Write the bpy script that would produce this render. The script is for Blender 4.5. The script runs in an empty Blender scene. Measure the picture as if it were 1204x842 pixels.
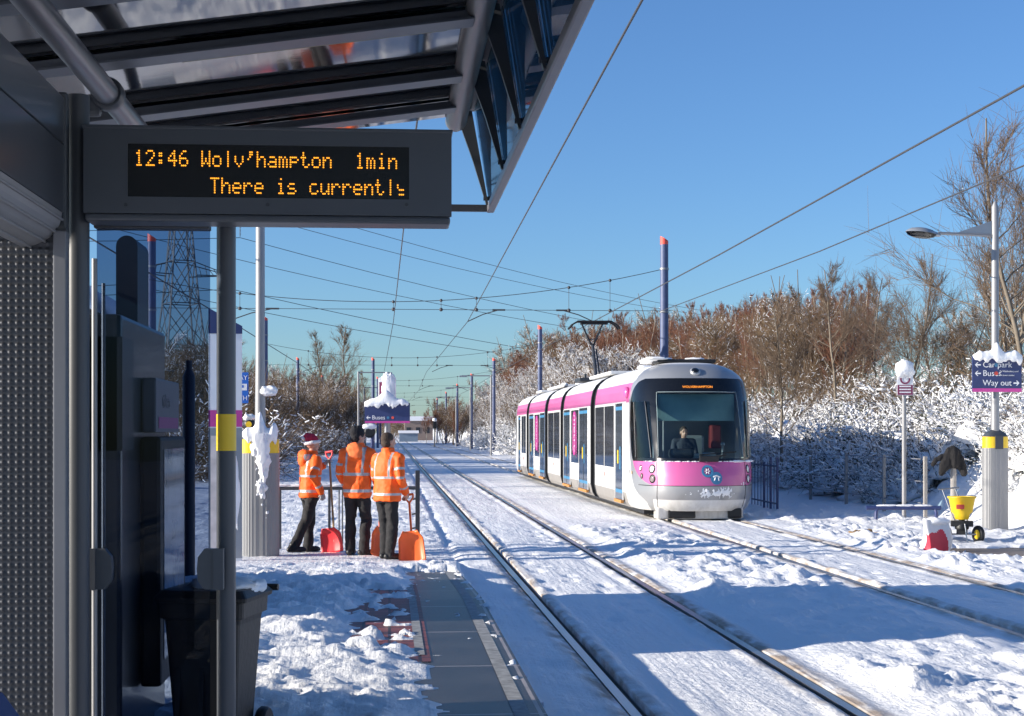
import bpy, bmesh, math, random
import numpy as np
from mathutils import Vector, Matrix, Euler

sc = bpy.context.scene
COL = sc.collection
R = math.radians
# ------------------------------------------------------------------ camera
H = 1.82                      # eye height above the rails
TH = math.atan(144/1850.0)    # yaw to the right of the track direction (+Y)
FX = 1850.0
cam = bpy.data.cameras.new('camera')
cam.sensor_width = 36.0
cam.lens = 36.0*FX/1204
cam.shift_y = 87/1204
cam.clip_start = 0.1
cam.clip_end = 4000
cam_o = bpy.data.objects.new('camera', cam)
COL.objects.link(cam_o)
cam_o.location = (0, 0, H)
cam_o.rotation_euler = (R(90), 0, -TH)
sc.camera = cam_o
# ------------------------------------------------------------------ sky, sun, exposure
SUN_EL, SUN_DX, SUN_DY = 15.0, 1.0, 0.14     # direction the light travels on the ground
world = bpy.data.worlds.new('World')
sc.world = world
world.use_nodes = True
wn = world.node_tree
sky = wn.nodes.new('ShaderNodeTexSky')
sky.sky_type = 'NISHITA'
sky.sun_disc = False
sky.sun_elevation = R(SUN_EL)
sky.sun_rotation = math.atan2(-SUN_DX, -SUN_DY)
sky.altitude = 0
sky.air_density = 1.0
sky.dust_density = 0.25
sky.ozone_density = 2.5
tint = wn.nodes.new('ShaderNodeMix'); tint.data_type = 'RGBA'; tint.blend_type = 'MULTIPLY'; tint.inputs[0].default_value = 1.0
tint.inputs[7].default_value = (0.405, 0.57, 0.81, 1)
wn.links.new(sky.outputs[0], tint.inputs[6])
wn.links.new(tint.outputs[2], wn.nodes['Background'].inputs[0])
wn.nodes['Background'].inputs[1].default_value = 0.13
sl = bpy.data.lights.new('sun', 'SUN')
sl.energy = 5.0
sl.angle = R(0.5)
sl.color = (1.0, 0.92, 0.80)
slo = bpy.data.objects.new('sun', sl)
COL.objects.link(slo)
_d = Vector((SUN_DX, SUN_DY, -math.tan(R(SUN_EL))*math.hypot(SUN_DX, SUN_DY))).normalized()
slo.rotation_euler = _d.to_track_quat('-Z', 'Y').to_euler()
sc.view_settings.view_transform = 'Standard'
sc.view_settings.look = 'None'
sc.view_settings.exposure = 0.76
sc.view_settings.gamma = 1
sc.view_settings.use_curve_mapping = False
try:
    sc.cycles.use_denoising = True
    sc.cycles.max_bounces = 8
    sc.cycles.transparent_max_bounces = 12
    sc.cycles.caustics_reflective = False
    sc.cycles.caustics_refractive = False
except Exception:
    pass

# ------------------------------------------------------------------ helpers
def pix(px, py):
    a = (px-602)/FX; b = (508-py)/FX
    return Vector((math.sin(TH)+a*math.cos(TH), math.cos(TH)-a*math.sin(TH), b))
def gnd(px, py, z=0.0):
    d = pix(px, py); t = (z-H)/d.z
    return Vector((0, 0, H))+d*t
def atY(px, py, y):
    d = pix(px, py); return Vector((0, 0, H))+d*(y/d.y)

def new_obj(name, me, parent=None):
    o = bpy.data.objects.new(name, me)
    COL.objects.link(o)
    if parent is not None:
        o.parent = parent
    return o
def tag(o, label=None, cat=None, group=None, kind=None):
    if label: o['label'] = label
    if cat: o['category'] = cat
    if group: o['group'] = group
    if kind: o['kind'] = kind
    return o
def empty(name, loc, rz=0, label=None, cat=None, group=None):
    o = bpy.data.objects.new(name, None)
    COL.objects.link(o)
    o.empty_display_size = 0.2
    o.location = loc
    o.rotation_euler = (0, 0, rz)
    return tag(o, label, cat, group)
def copy_tree(o, parent=None):
    c = o.copy(); COL.objects.link(c)
    if parent is not None: c.parent = parent
    for ch in [x for x in bpy.data.objects if x.parent == o]:
        copy_tree(ch, c)
    return c

class MB:
    def __init__(s):
        s.v = []; s.f = []; s.m = []; s.sm = []
    def add(s, vs, fs, mi=0, smooth=False):
        b = len(s.v)
        s.v.extend([tuple(p) for p in vs])
        for f in fs:
            s.f.append(tuple(i+b for i in f)); s.m.append(mi); s.sm.append(smooth)
        return s
    def box(s, c, size, rot=None, mi=0):
        x, y, z = [k/2 for k in size]
        pts = [Vector((i*x, j*y, k*z)) for k in (-1, 1) for j in (-1, 1) for i in (-1, 1)]
        if rot is not None:
            M = rot if isinstance(rot, Matrix) else Euler(rot).to_matrix()
            pts = [M @ p for p in pts]
        c = Vector(c)
        s.add([p+c for p in pts], [(0, 2, 3, 1), (4, 5, 7, 6), (0, 1, 5, 4), (2, 6, 7, 3), (0, 4, 6, 2), (1, 3, 7, 5)], mi)
        return s
    def bbox(s, c, size, b=0.01, mi=0, rot=None):
        """box with chamfered edges"""
        bm = bmesh.new()
        bmesh.ops.create_cube(bm, size=1)
        bmesh.ops.scale(bm, vec=size, verts=bm.verts)
        bmesh.ops.bevel(bm, geom=list(bm.edges), offset=b, segments=2, affect='EDGES', profile=0.6)
        bm.verts.index_update()
        M = None
        if rot is not None:
            M = rot if isinstance(rot, Matrix) else Euler(rot).to_matrix()
        c = Vector(c)
        vs = [((M @ v.co) if M else v.co)+c for v in bm.verts]
        s.add(vs, [[v.index for v in f.verts] for f in bm.faces], mi)
        bm.free()
        return s
    def box2(s, a, b, mi=0, bev=0):
        c = [(a[i]+b[i])/2 for i in range(3)]; d = [abs(b[i]-a[i]) for i in range(3)]
        return s.bbox(c, d, bev, mi) if bev else s.box(c, d, None, mi)
    def tube(s, pts, r, n=8, mi=0, cap=True, smooth=True, squash=None):
        pts = [Vector(p) for p in pts]
        if not hasattr(r, '__len__'): r = [r]*len(pts)
        vs = []; fs = []
        t0 = (pts[1]-pts[0]).normalized()
        up = Vector((0, 0, 1)) if abs(t0.z) < 0.9 else Vector((1, 0, 0))
        nrm = t0.cross(up).normalized()
        for i, p in enumerate(pts):
            if i == 0: t = pts[1]-pts[0]
            elif i == len(pts)-1: t = pts[-1]-pts[-2]
            else: t = (pts[i+1]-pts[i]).normalized()+(pts[i]-pts[i-1]).normalized()
            t.normalize()
            nrm = (nrm-t*nrm.dot(t)).normalized()
            bn = t.cross(nrm)
            for k in range(n):
                a = 2*math.pi*k/n
                o = nrm*math.cos(a)+bn*math.sin(a)
                if squash: o = Vector((o.x*squash[0], o.y*squash[1], o.z*squash[2]))
                vs.append(p+o*r[i])
        for i in range(len(pts)-1):
            for k in range(n):
                a = i*n+k; b = i*n+(k+1) % n
                fs.append((a, b, b+n, a+n))
        s.add(vs, fs, mi, smooth)
        if cap:
            m = len(pts)-1
            s.add([vs[k] for k in range(n)], [tuple(range(n-1, -1, -1))], mi)
            s.add([vs[m*n+k] for k in range(n)], [tuple(range(n))], mi)
        return s
    def lathe(s, prof, n=20, c=(0, 0, 0), mi=0, sx=1, sy=1, M=None):
        c = Vector(c); vs = []; fs = []
        for (r, z) in prof:
            for k in range(n):
                a = 2*math.pi*k/n
                p = Vector((r*math.cos(a)*sx, r*math.sin(a)*sy, z))
                vs.append((M @ p if M is not None else p)+c)
        for i in range(len(prof)-1):
            for k in range(n):
                a = i*n+k; b = i*n+(k+1) % n
                fs.append((a, b, b+n, a+n))
        s.add(vs, fs, mi, True)
        s.add(vs[:n], [tuple(range(n-1, -1, -1))], mi)
        s.add(vs[-n:], [tuple(range(n))], mi)
        return s
    def prism(s, poly, z0, z1, M=None, mi=0):
        """poly in xy extruded z0..z1, optional matrix"""
        n = len(poly)
        vs = [Vector((x, y, z0)) for x, y in poly]+[Vector((x, y, z1)) for x, y in poly]
        if M is not None: vs = [M @ v for v in vs]
        fs = [tuple(range(n-1, -1, -1)), tuple(range(n, 2*n))]+[(i, (i+1) % n, (i+1) % n+n, i+n) for i in range(n)]
        s.add(vs, fs, mi)
        return s
    def sphere(s, c, r, mi=0, nu=12, nv=8, M=None):
        if not hasattr(r, '__len__'): r = (r, r, r)
        c = Vector(c); vs = []; fs = []
        for j in range(nv+1):
            ph = math.pi*j/nv
            for i in range(nu):
                a = 2*math.pi*i/nu
                p = Vector((r[0]*math.sin(ph)*math.cos(a), r[1]*math.sin(ph)*math.sin(a), -r[2]*math.cos(ph)))
                vs.append((M @ p if M is not None else p)+c)
        for j in range(nv):
            for i in range(nu):
                a = j*nu+i; b = j*nu+(i+1) % nu
                fs.append((a, b, b+nu, a+nu))
        s.add(vs, fs, mi, True)
        return s
    def build(s, name, mats, parent=None, xf=None):
        if xf is not None:
            s.v = [tuple(xf @ Vector(p)) for p in s.v]
        me = bpy.data.meshes.new(name)
        me.from_pydata(s.v, [], s.f)
        if not isinstance(mats, (list, tuple)): mats = [mats]
        for m in mats: me.materials.append(m)
        me.polygons.foreach_set('material_index', s.m)
        me.polygons.foreach_set('use_smooth', s.sm)
        me.update()
        return new_obj(name, me, parent)

# vectorised noise
def _h(ix, iy, seed):
    n = (ix.astype(np.int64)*374761393+iy.astype(np.int64)*668265263+seed*974634777) & 0x7fffffff
    n = (n ^ (n >> 13))*1274126177 & 0x7fffffff
    return ((n ^ (n >> 16)) & 0xffff)/65535.0
def vn(x, y, seed=0):
    x = np.asarray(x, float); y = np.asarray(y, float)
    ix = np.floor(x); iy = np.floor(y); fx = x-ix; fy = y-iy
    fx = fx*fx*fx*(fx*(fx*6-15)+10); fy = fy*fy*fy*(fy*(fy*6-15)+10)
    a = _h(ix, iy, seed); b = _h(ix+1, iy, seed); c = _h(ix, iy+1, seed); d = _h(ix+1, iy+1, seed)
    return (a*(1-fx)+b*fx)*(1-fy)+(c*(1-fx)+d*fx)*fy
def fbm(x, y, seed=0, o=4, g=0.5):
    s = 0; a = 1; t = 0
    for i in range(o):
        s = s+a*vn(x*2**i+i*17.3, y*2**i-i*9.1, seed+i); t += a; a *= g
    return s/t
def sst(a, b, x):
    t = np.clip((x-a)/(b-a), 0, 1); return t*t*(3-2*t)

# ------------------------------------------------------------------ materials
MATS = {}
def mat(name, col, rough=0.6, metal=0.0, var=0.12, scale=6.0, bump=0.0, bscale=40.0, spec=0.5, emit=None, coat=0.0, dist=0.01):
    m = bpy.data.materials.new(name); m.use_nodes = True
    nt = m.node_tree; p = nt.nodes['Principled BSDF']
    p.inputs['Roughness'].default_value = rough
    p.inputs['Metallic'].default_value = metal
    p.inputs['Specular IOR Level'].default_value = spec
    p.inputs['Coat Weight'].default_value = coat
    tc = nt.nodes.new('ShaderNodeTexCoord')
    nz = nt.nodes.new('ShaderNodeTexNoise'); nz.inputs['Scale'].default_value = scale; nz.inputs['Detail'].default_value = 5
    nt.links.new(tc.outputs['Object'], nz.inputs['Vector'])
    mx = nt.nodes.new('ShaderNodeMix'); mx.data_type = 'RGBA'
    c = Vector(col[:3])
    mx.inputs[6].default_value = (*[max(0, k*(1-var)) for k in c], 1)
    mx.inputs[7].default_value = (*[min(1, k*(1+var)) for k in c], 1)
    nt.links.new(nz.outputs['Fac'], mx.inputs[0])
    nt.links.new(mx.outputs[2], p.inputs['Base Color'])
    if emit:
        p.inputs['Emission Color'].default_value = (*emit[0], 1); p.inputs['Emission Strength'].default_value = emit[1]
    if bump:
        n2 = nt.nodes.new('ShaderNodeTexNoise'); n2.inputs['Scale'].default_value = bscale; n2.inputs['Detail'].default_value = 6
        nt.links.new(tc.outputs['Object'], n2.inputs['Vector'])
        b = nt.nodes.new('ShaderNodeBump'); b.inputs['Strength'].default_value = bump; b.inputs['Distance'].default_value = dist
        nt.links.new(n2.outputs['Fac'], b.inputs['Height']); nt.links.new(b.outputs[0], p.inputs['Normal'])
    MATS[name] = m
    return m
def glass(name, tint, alpha, rough=0.02, refl=1.0):
    """thin pane: tinted transparency plus fresnel gloss"""
    m = bpy.data.materials.new(name); m.use_nodes = True
    nt = m.node_tree; nt.nodes.clear()
    out = nt.nodes.new('ShaderNodeOutputMaterial')
    tr = nt.nodes.new('ShaderNodeBsdfTransparent'); tr.inputs[0].default_value = (*[t*alpha for t in tint], 1)
    gl = nt.nodes.new('ShaderNodeBsdfGlossy'); gl.inputs['Roughness'].default_value = rough
    fr = nt.nodes.new('ShaderNodeFresnel'); fr.inputs[0].default_value = 1.5
    ml = nt.nodes.new('ShaderNodeMath'); ml.operation = 'MULTIPLY'; ml.inputs[1].default_value = refl
    mx = nt.nodes.new('ShaderNodeMixShader')
    nt.links.new(fr.outputs[0], ml.inputs[0]); nt.links.new(ml.outputs[0], mx.inputs[0])
    nt.links.new(tr.outputs[0], mx.inputs[1]); nt.links.new(gl.outputs[0], mx.inputs[2])
    nt.links.new(mx.outputs[0], out.inputs[0])
    return m

snow = mat('snow', (0.86, 0.86, 0.87), 0.55, var=0.03, scale=3, bump=0.6, bscale=22, dist=0.02, spec=0.3)
snow_ob = mat('snow_clump', (0.86, 0.86, 0.87), 0.6, var=0.02, bump=0.4, bscale=30, spec=0.2)
asphalt = mat('asphalt', (0.055, 0.052, 0.052), 0.5, var=0.35, scale=14, bump=0.5, bscale=160, dist=0.004)
red_pave = mat('red_paving', (0.26, 0.07, 0.05), 0.55, var=0.4, scale=9, bump=0.4, bscale=90, dist=0.005)
line_w = mat('worn_white', (0.30, 0.30, 0.29), 0.7, var=0.85, scale=16)
steel = mat('rail_steel', (0.45, 0.44, 0.43), 0.28, 0.9, var=0.1)
rust = mat('rust', (0.10, 0.055, 0.035), 0.8, var=0.4, scale=20)
conc = mat('concrete', (0.32, 0.30, 0.28), 0.8, var=0.2, scale=5, bump=0.3, bscale=60)
navy = mat('navy_paint', (0.03, 0.045, 0.14), 0.45, var=0.2)
pole_blue = mat('pole_blue', (0.075, 0.10, 0.20), 0.5, var=0.2)
red_cap = mat('red_cap', (0.75, 0.09, 0.06), 0.5)
galv = mat('galvanised', (0.27, 0.27, 0.28), 0.5, 0.35, var=0.1, scale=4)
grey_paint = mat('grey_paint', (0.056, 0.062, 0.074), 0.42, var=0.1, scale=3, bump=0.05, bscale=8)
grey_dark = mat('dark_grey_paint', (0.036, 0.04, 0.048), 0.4, var=0.15, scale=3)
grey_light = mat('light_grey_panel', (0.30, 0.32, 0.35), 0.35, 0.3, var=0.1, scale=2)
yellow = mat('yellow_band', (0.85, 0.55, 0.02), 0.45, var=0.1)
black = mat('black_plastic', (0.011, 0.011, 0.012), 0.5, var=0.3, bump=0.2, bscale=30)
blackg = mat('black_gloss', (0.008, 0.009, 0.011), 0.12, var=0.2)
wire_m = mat('wire', (0.07, 0.07, 0.075), 0.6, 0.3)
white_p = mat('white_paint', (0.80, 0.79, 0.77), 0.3, var=0.05, scale=1.5, coat=0.3)
white_s = mat('white_sign', (0.78, 0.78, 0.80), 0.4, var=0.03)
silver = mat('silver_paint', (0.36, 0.37, 0.385), 0.34, 0.4, var=0.07, scale=2, coat=0.2)
silver_d = mat('dirty_grey_skirt', (0.30, 0.29, 0.28), 0.5, 0.1, var=0.2, scale=3)
pink = mat('magenta_paint', (0.58, 0.105, 0.31), 0.35, var=0.06, scale=2, coat=0.4)
pink_s = mat('magenta_sign', (0.55, 0.06, 0.30), 0.4, var=0.05)
roofw = mat('roof_white', (0.66, 0.66, 0.66), 0.5, var=0.15, scale=1.5)
win = mat('window_glass_dark', (0.035, 0.042, 0.055), 0.05, var=0.3, spec=0.7)
cyan = mat('cyan_strip', (0.05, 0.20, 0.36), 0.4)
orange_st = mat('orange_step', (0.45, 0.20, 0.05), 0.6)
led = mat('amber_led', (0.6, 0.25, 0.02), 0.5, emit=((1.0, 0.36, 0.02), 1.1))
orange = mat('hi_vis_orange', (1.0, 0.13, 0.006), 0.65, var=0.06, scale=12, bump=0.5, bscale=9, dist=0.02)
reflect = mat('reflective_tape', (0.40, 0.41, 0.42), 0.4, 0.1, var=0.06)
trouser = mat('black_trousers', (0.014, 0.013, 0.015), 0.85, var=0.3, bump=0.5, bscale=10, dist=0.02)
bootm = mat('boots', (0.012, 0.012, 0.013), 0.5)
skin = mat('skin', (0.52, 0.28, 0.20), 0.5, var=0.08)
hairm = mat('short_brown_hair', (0.05, 0.03, 0.02), 0.8, var=0.3, scale=60, bump=0.6, bscale=120)
redhat = mat('red_hat_cloth', (0.42, 0.015, 0.05), 0.85, var=0.15)
fluff = mat('white_fluff', (0.80, 0.78, 0.78), 0.9, bump=0.8, bscale=60)
hatdark = mat('dark_wool', (0.012, 0.012, 0.016), 0.9, bump=0.5, bscale=80)
shov_o = mat('orange_plastic', (0.80, 0.13, 0.02), 0.4, var=0.1)
shov_r = mat('red_plastic', (0.75, 0.04, 0.05), 0.4, var=0.1)
wood = mat('wood_shaft', (0.35, 0.22, 0.10), 0.6)
glove = mat('grey_glove', (0.35, 0.33, 0.33), 0.8)
bark = mat('birch_bark', (0.40, 0.35, 0.28), 0.8, var=0.5, scale=5)
bark_d = mat('brown_bark', (0.16, 0.12, 0.085), 0.85, var=0.4, scale=5)
twig_r = mat('red_brown_twigs', (0.20, 0.085, 0.048), 0.85, var=0.3, scale=1)
twig_t = mat('tan_twigs', (0.19, 0.125, 0.07), 0.85, var=0.3, scale=1)
twig_d = mat('dark_scrub_twigs', (0.07, 0.055, 0.04), 0.9, var=0.4, scale=2)
leaf_d = mat('dark_scrub_leaves', (0.045, 0.055, 0.03), 0.7, var=0.4, scale=3)
pylon_m = mat('pylon_steel', (0.16, 0.17, 0.18), 0.6, 0.3)
interior = mat('cab_interior', (0.22, 0.24, 0.25), 0.8)
seat_g = mat('dark_red_equipment', (0.14, 0.012, 0.015), 0.6)
bagm = mat('white_bag', (0.72, 0.70, 0.70), 0.5, var=0.1)
bagr = mat('red_bag_print', (0.62, 0.03, 0.06), 0.5)
brown_s = mat('grit', (0.22, 0.14, 0.07), 0.9, var=0.3, scale=20)

def grime(m, top=0.8, amount=0.75):
    """road salt and dirt splashed over the lower panels"""
    nt = m.node_tree; p = nt.nodes['Principled BSDF']; L = nt.links.new
    src = p.inputs['Base Color'].links[0].from_socket
    tc = nt.nodes.new('ShaderNodeTexCoord'); sp_ = nt.nodes.new('ShaderNodeSeparateXYZ'); L(tc.outputs['Object'], sp_.inputs[0])
    mp = nt.nodes.new('ShaderNodeMapping'); mp.inputs['Scale'].default_value = (2.5, 2.5, .9); L(tc.outputs['Object'], mp.inputs[0])
    nz = nt.nodes.new('ShaderNodeTexNoise'); nz.inputs['Scale'].default_value = 3.5; nz.inputs['Detail'].default_value = 8; nz.inputs['Roughness'].default_value = .65; L(mp.outputs[0], nz.inputs['Vector'])
    a = nt.nodes.new('ShaderNodeMapRange'); a.inputs['From Min'].default_value = top; a.inputs['From Max'].default_value = .15; a.inputs['To Max'].default_value = 1.3; L(sp_.outputs[2], a.inputs['Value'])
    k = nt.nodes.new('ShaderNodeMath'); k.operation = 'MULTIPLY'; L(a.outputs[0], k.inputs[0]); L(nz.outputs['Fac'], k.inputs[1])
    k2 = nt.nodes.new('ShaderNodeMath'); k2.operation = 'MULTIPLY'; k2.use_clamp = True; L(k.outputs[0], k2.inputs[0]); k2.inputs[1].default_value = amount
    mx = nt.nodes.new('ShaderNodeMix'); mx.data_type = 'RGBA'; L(k2.outputs[0], mx.inputs[0]); L(src, mx.inputs[6]); mx.inputs[7].default_value = (.24, .21, .175, 1)
    L(mx.outputs[2], p.inputs['Base Color'])
grime(white_p); grime(silver); grime(silver_d, 1.0, .9); grime(pink, 1.3, .35)

# snowy ground with real dirt near the rails
RAILS = [1.57, 3.01, 5.61, 7.05]
def ground_mat():
    m = bpy.data.materials.new('snowy_ground'); m.use_nodes = True
    nt = m.node_tree; p = nt.nodes['Principled BSDF']; L = nt.links.new
    p.inputs['Roughness'].default_value = 0.55
    p.inputs['Specular IOR Level'].default_value = 0.3
    g = nt.nodes.new('ShaderNodeNewGeometry')
    sx = nt.nodes.new('ShaderNodeSeparateXYZ'); L(g.outputs['Position'], sx.inputs[0])
    def mth(op, a, b=None, c=None):
        n = nt.nodes.new('ShaderNodeMath'); n.operation = op
        for i, k in enumerate((a, b, c)):
            if k is None: continue
            if isinstance(k, (int, float)): n.inputs[i].default_value = k
            else: L(k, n.inputs[i])
        return n.outputs[0]
    def noise(s, d=5, sc_=(1, 1, 1), r=0.5):
        mp = nt.nodes.new('ShaderNodeMapping'); mp.inputs['Scale'].default_value = sc_
        L(g.outputs['Position'], mp.inputs[0])
        n = nt.nodes.new('ShaderNodeTexNoise'); n.inputs['Scale'].default_value = s; n.inputs['Detail'].default_value = d
        n.inputs['Roughness'].default_value = r
        L(mp.outputs[0], n.inputs['Vector']); return n.outputs['Fac']
    tot = None
    for x in RAILS:
        d = mth('ABSOLUTE', mth('SUBTRACT', sx.outputs[0], x))
        k = mth('SUBTRACT', 1.0, mth('MULTIPLY', d, 1/0.24))
        k = mth('MAXIMUM', k, 0.0)
        tot = k if tot is None else mth('MAXIMUM', tot, k)
    n1 = noise(7, 6, (1, 0.4, 1))
    dirt = mth('MULTIPLY', tot, mth('MULTIPLY_ADD', n1, 4.6, -1.35))
    dirt = mth('MINIMUM', mth('MAXIMUM', dirt, 0.0), 0.85)
    # speckled grit all over, faint
    n2 = noise(45, 3, (1, 0.6, 1))
    spk = mth('MULTIPLY', mth('MAXIMUM', mth('SUBTRACT', n2, 0.66), 0.0), 3.0)
    n3 = noise(0.8, 3)
    spk = mth('MULTIPLY', spk, n3)
    mx = nt.nodes.new('ShaderNodeMix'); mx.data_type = 'RGBA'
    mx.inputs[6].default_value = (0.87, 0.87, 0.87, 1); mx.inputs[7].default_value = (0.30, 0.215, 0.14, 1)
    L(mth('MINIMUM', mth('ADD', dirt, spk), 0.9), mx.inputs[0])
    # bare wet ballast showing in the flangeways, which lie below the snow
    low = mth('MULTIPLY', mth('SUBTRACT', -0.022, sx.outputs[2]), 60)
    low = mth('MINIMUM', mth('MAXIMUM', low, 0.0), 1.0)
    mb_ = nt.nodes.new('ShaderNodeMix'); mb_.data_type = 'RGBA'; mb_.inputs[7].default_value = (0.045, 0.036, 0.03, 1)
    L(low, mb_.inputs[0]); L(mx.outputs[2], mb_.inputs[6]); L(mb_.outputs[2], p.inputs['Base Color'])
    b1 = nt.nodes.new('ShaderNodeBump'); b1.inputs['Strength'].default_value = 0.7; b1.inputs['Distance'].default_value = 0.035
    L(noise(14, 8, (1, 0.8, 1), 0.62), b1.inputs['Height'])
    b2 = nt.nodes.new('ShaderNodeBump'); b2.inputs['Strength'].default_value = 0.35; b2.inputs['Distance'].default_value = 0.03
    L(noise(9, 4, (2.5, 0.12, 1)), b2.inputs['Height']); L(b1.outputs[0], b2.inputs['Normal'])
    L(b2.outputs[0], p.inputs['Normal'])
    return m
ground_m = ground_mat()

# ------------------------------------------------------------------ ground
def pz(Y):                         # level of the near platform: falls to the rails by a ramp
    Y = np.asarray(Y, float); t = np.clip((22.5-Y)/8.5, 0, 1); return 0.335*(t-np.maximum(t-.92, 0)**2*3)
def bank(X, Y):
    st = 11.6-np.clip((Y-60)/120, 0, 1)*1.0-.35*sst(37, 31, Y)
    lo = sst(85, 60, Y)
    return sst(st, st+5.5-2.6*sst(40, 33, Y), X)*(2.1-.6*lo)+sst(st+5, st+25, X)*(1.6-1.0*lo)+fbm(X*.3, Y*.3, 5)*0.7*sst(st, st+3, X)
def ground_z(X, Y):
    X = np.asarray(X, float); Y = np.asarray(Y, float)
    plat = 1-sst(0.80, 0.92, X)
    farfade = 1
    # cleared strip of asphalt and red paving
    rag = (fbm(X*5, Y*5, 11, 3)-.5)*0.35+(fbm(X*1.2, Y*1.2, 12)-.5)*0.25
    rag2 = (fbm(X*9, Y*9, 31)-.5)*0.3
    d1 = np.maximum.reduce([0.24-X+rag*.7, X-0.90+rag2*.25, Y-18.9+rag*4, 4-Y])        # <0 inside
    d1 = np.maximum(d1, (fbm(X*9, Y*4, 24, 4)-.74+.10*sst(.66, .85, X)+.08*sst(15, 18, Y))*.6)
    d2 = np.maximum.reduce([-0.24-X+rag*.9, X-0.3, 10.9-Y+rag*3, Y-15.6+rag*3])
    patch = (fbm(X*8, Y*6, 21)-.53)*.8
    d2 = np.maximum(d2, patch)
    dd = np.minimum(d1, d2)
    lump = fbm(X*1.7, Y*1.5, 1, 5)
    bil = np.abs(fbm(X*3.1, Y*2.6, 2, 5)-.5)*2
    fine = np.abs(fbm(X*9, Y*7, 91, 4)-.5)*2
    th = 0.03+0.09*np.maximum(lump-.3, 0)+(0.085-.03*sst(15, 20, Y))*bil*(0.5+lump)+0.045*fine*(.4+lump)
    edge = np.clip(dd/0.14, -1, 1)
    # trodden flat where the workers stand
    tread = sst(19.5, 20.6, Y)*(1-sst(24.5, 26, Y))*sst(-4.2, -3.2, X)
    th = th*(1-.72*tread)
    th_p = np.where(dd < 0, -0.05, th*sst(0, 0.30, dd)+0.0)
    # outside the cleared strip the snow next to the edge is piled higher
    z_pl = pz(Y)+th_p
    # bed
    z = (fbm(X*.9, Y*.35, 3)-.5)*0.03
    # lateral churn
    m1 = sst(3.25, 3.6, X)*(1-sst(5.0, 5.4, X))
    near = 1-sst(26, 34, Y)
    z = z+m1*(0.02+near*((0.06+.16*sst(13, 9, Y)+.08*sst(14.5, 17.5, Y))*np.maximum(bil*lump*1.7-.12, 0)+0.05*lump))
    mm = (sst(1.75, 2.0, X)*(1-sst(2.6, 2.8, X))+sst(5.8, 6.0, X)*(1-sst(6.6, 6.85, X)))
    z = z+mm*(0.01+0.03*(fbm(X*4, Y*.5, 7)-.5)+0.05*np.maximum(fbm(X*2.5, Y*2.5, 8)-.55, 0))
    m3 = sst(7.25, 7.6, X)
    z = z+m3*(0.03+(1-sst(34, 44, Y))*0.17*np.maximum(bil*lump*1.8-.13, 0))
    m4 = sst(0.9, 1.05, X)*(1-sst(1.35, 1.5, X))
    z = z+m4*(0.02+0.10*np.maximum(lump-.42, 0))
    # ridges thrown up beside the rails, and the grooves
    for i, r in enumerate(RAILS):
        inn = 1 if i % 2 == 0 else -1
        u = (X-r)*inn
        rid = np.exp(-((u-0.165)/0.06)**2)*(0.004+0.062*fbm(Y*1.9, X*6+i*7, 40+i, 5)**1.6)
        rid2 = np.exp(-((u+0.13)/0.05)**2)*(0.03*fbm(Y*1.3, X*0+i*3, 50+i, 4))
        z = z+rid+rid2
        gr = ((u > -0.055) & (u < 0.105))
        ggf = 0.075*(0.75+0.5*fbm(Y*1.1, X*0+9, 60+i, 3))
        z = np.where(gr, np.minimum(z, -ggf), z)
    # churned right platform end with the cleared slabs
    d3 = np.maximum.reduce([8.2-X+rag, X-14, 21.6-Y+rag*2, Y-23.9+rag*1.5])
    z = np.where(d3 < 0, -0.015, z+0.015)
    zb = bank(X, Y)
    z = z+np.where((zb > .1) & (Y < 42), .35*np.abs(fbm(X*1.1, Y*1.1, 88, 4)-.5), 0)
    # a line of boot prints wandering across the bed
    for k in range(26):
        fx_ = 3.75+1.1*math.sin(k*.21)+(.11 if k % 2 else -.11); fy_ = 13.5+k*.62
        z = z-.035*np.exp(-(((X-fx_)/.07)**4+((Y-fy_)/.15)**4))
    for k in range(18):
        fx_ = 2.25+.3*math.sin(k*.5)+(.1 if k % 2 else -.1); fy_ = 15.0+k*.66
        z = z-.025*np.exp(-(((X-fx_)/.07)**4+((Y-fy_)/.15)**4))
    for k in range(22):
        fx_ = 6.3+.25*math.sin(k*.4)+(.1 if k % 2 else -.1); fy_ = 12.0+k*.7
        z = z-.03*np.exp(-(((X-fx_)/.07)**4+((Y-fy_)/.15)**4))
    z = z+zb+np.where(zb > .02, 0.25*np.maximum(fbm(X*.9, Y*.9, 77, 4)-.4, 0), 0)
    z_pl = z_pl+sst(-9, -16, X)*0+0.35*sst(8, 22, -X)
    z = np.where(plat > 0.001, np.where(X < 0.86, z_pl, z*(1-plat)+z_pl*plat), z)
    return z
xs = np.unique(np.concatenate([
    np.array([-900, -500, -300, -200, -140, -100, -75, -60, -50]), np.arange(-44, -12, 0.8), np.arange(-12, -4.5, 0.22), np.arange(-4.5, -1.5, 0.07),
    np.arange(-1.5, 9.0, 0.035), np.arange(9.0, 13, 0.07), np.arange(13, 20, 0.2), np.arange(20, 50, 0.8),
    np.array([55, 62, 70, 80, 100, 130, 170, 230, 320, 500, 900])]).round(4))
for r in RAILS:
    xs = np.concatenate([xs, [r-.056, r-.054, r+.104, r+.106, r-.104, r-.106, r+.054, r+.056]])
xs = np.unique(xs)
ys = [-60, -30, -15, -5, 0, 3, 5, 6.5]
y = 7.4
while y < 130:
    ys.append(y); y += max(0.035, y*0.0042)
while y < 900:
    ys.append(y); y += y*0.03
ys += [1000, 1500, 2500]
ys = np.array(ys)
XX, YY = np.meshgrid(xs, ys)
ZZ = ground_z(XX, YY)
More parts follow.
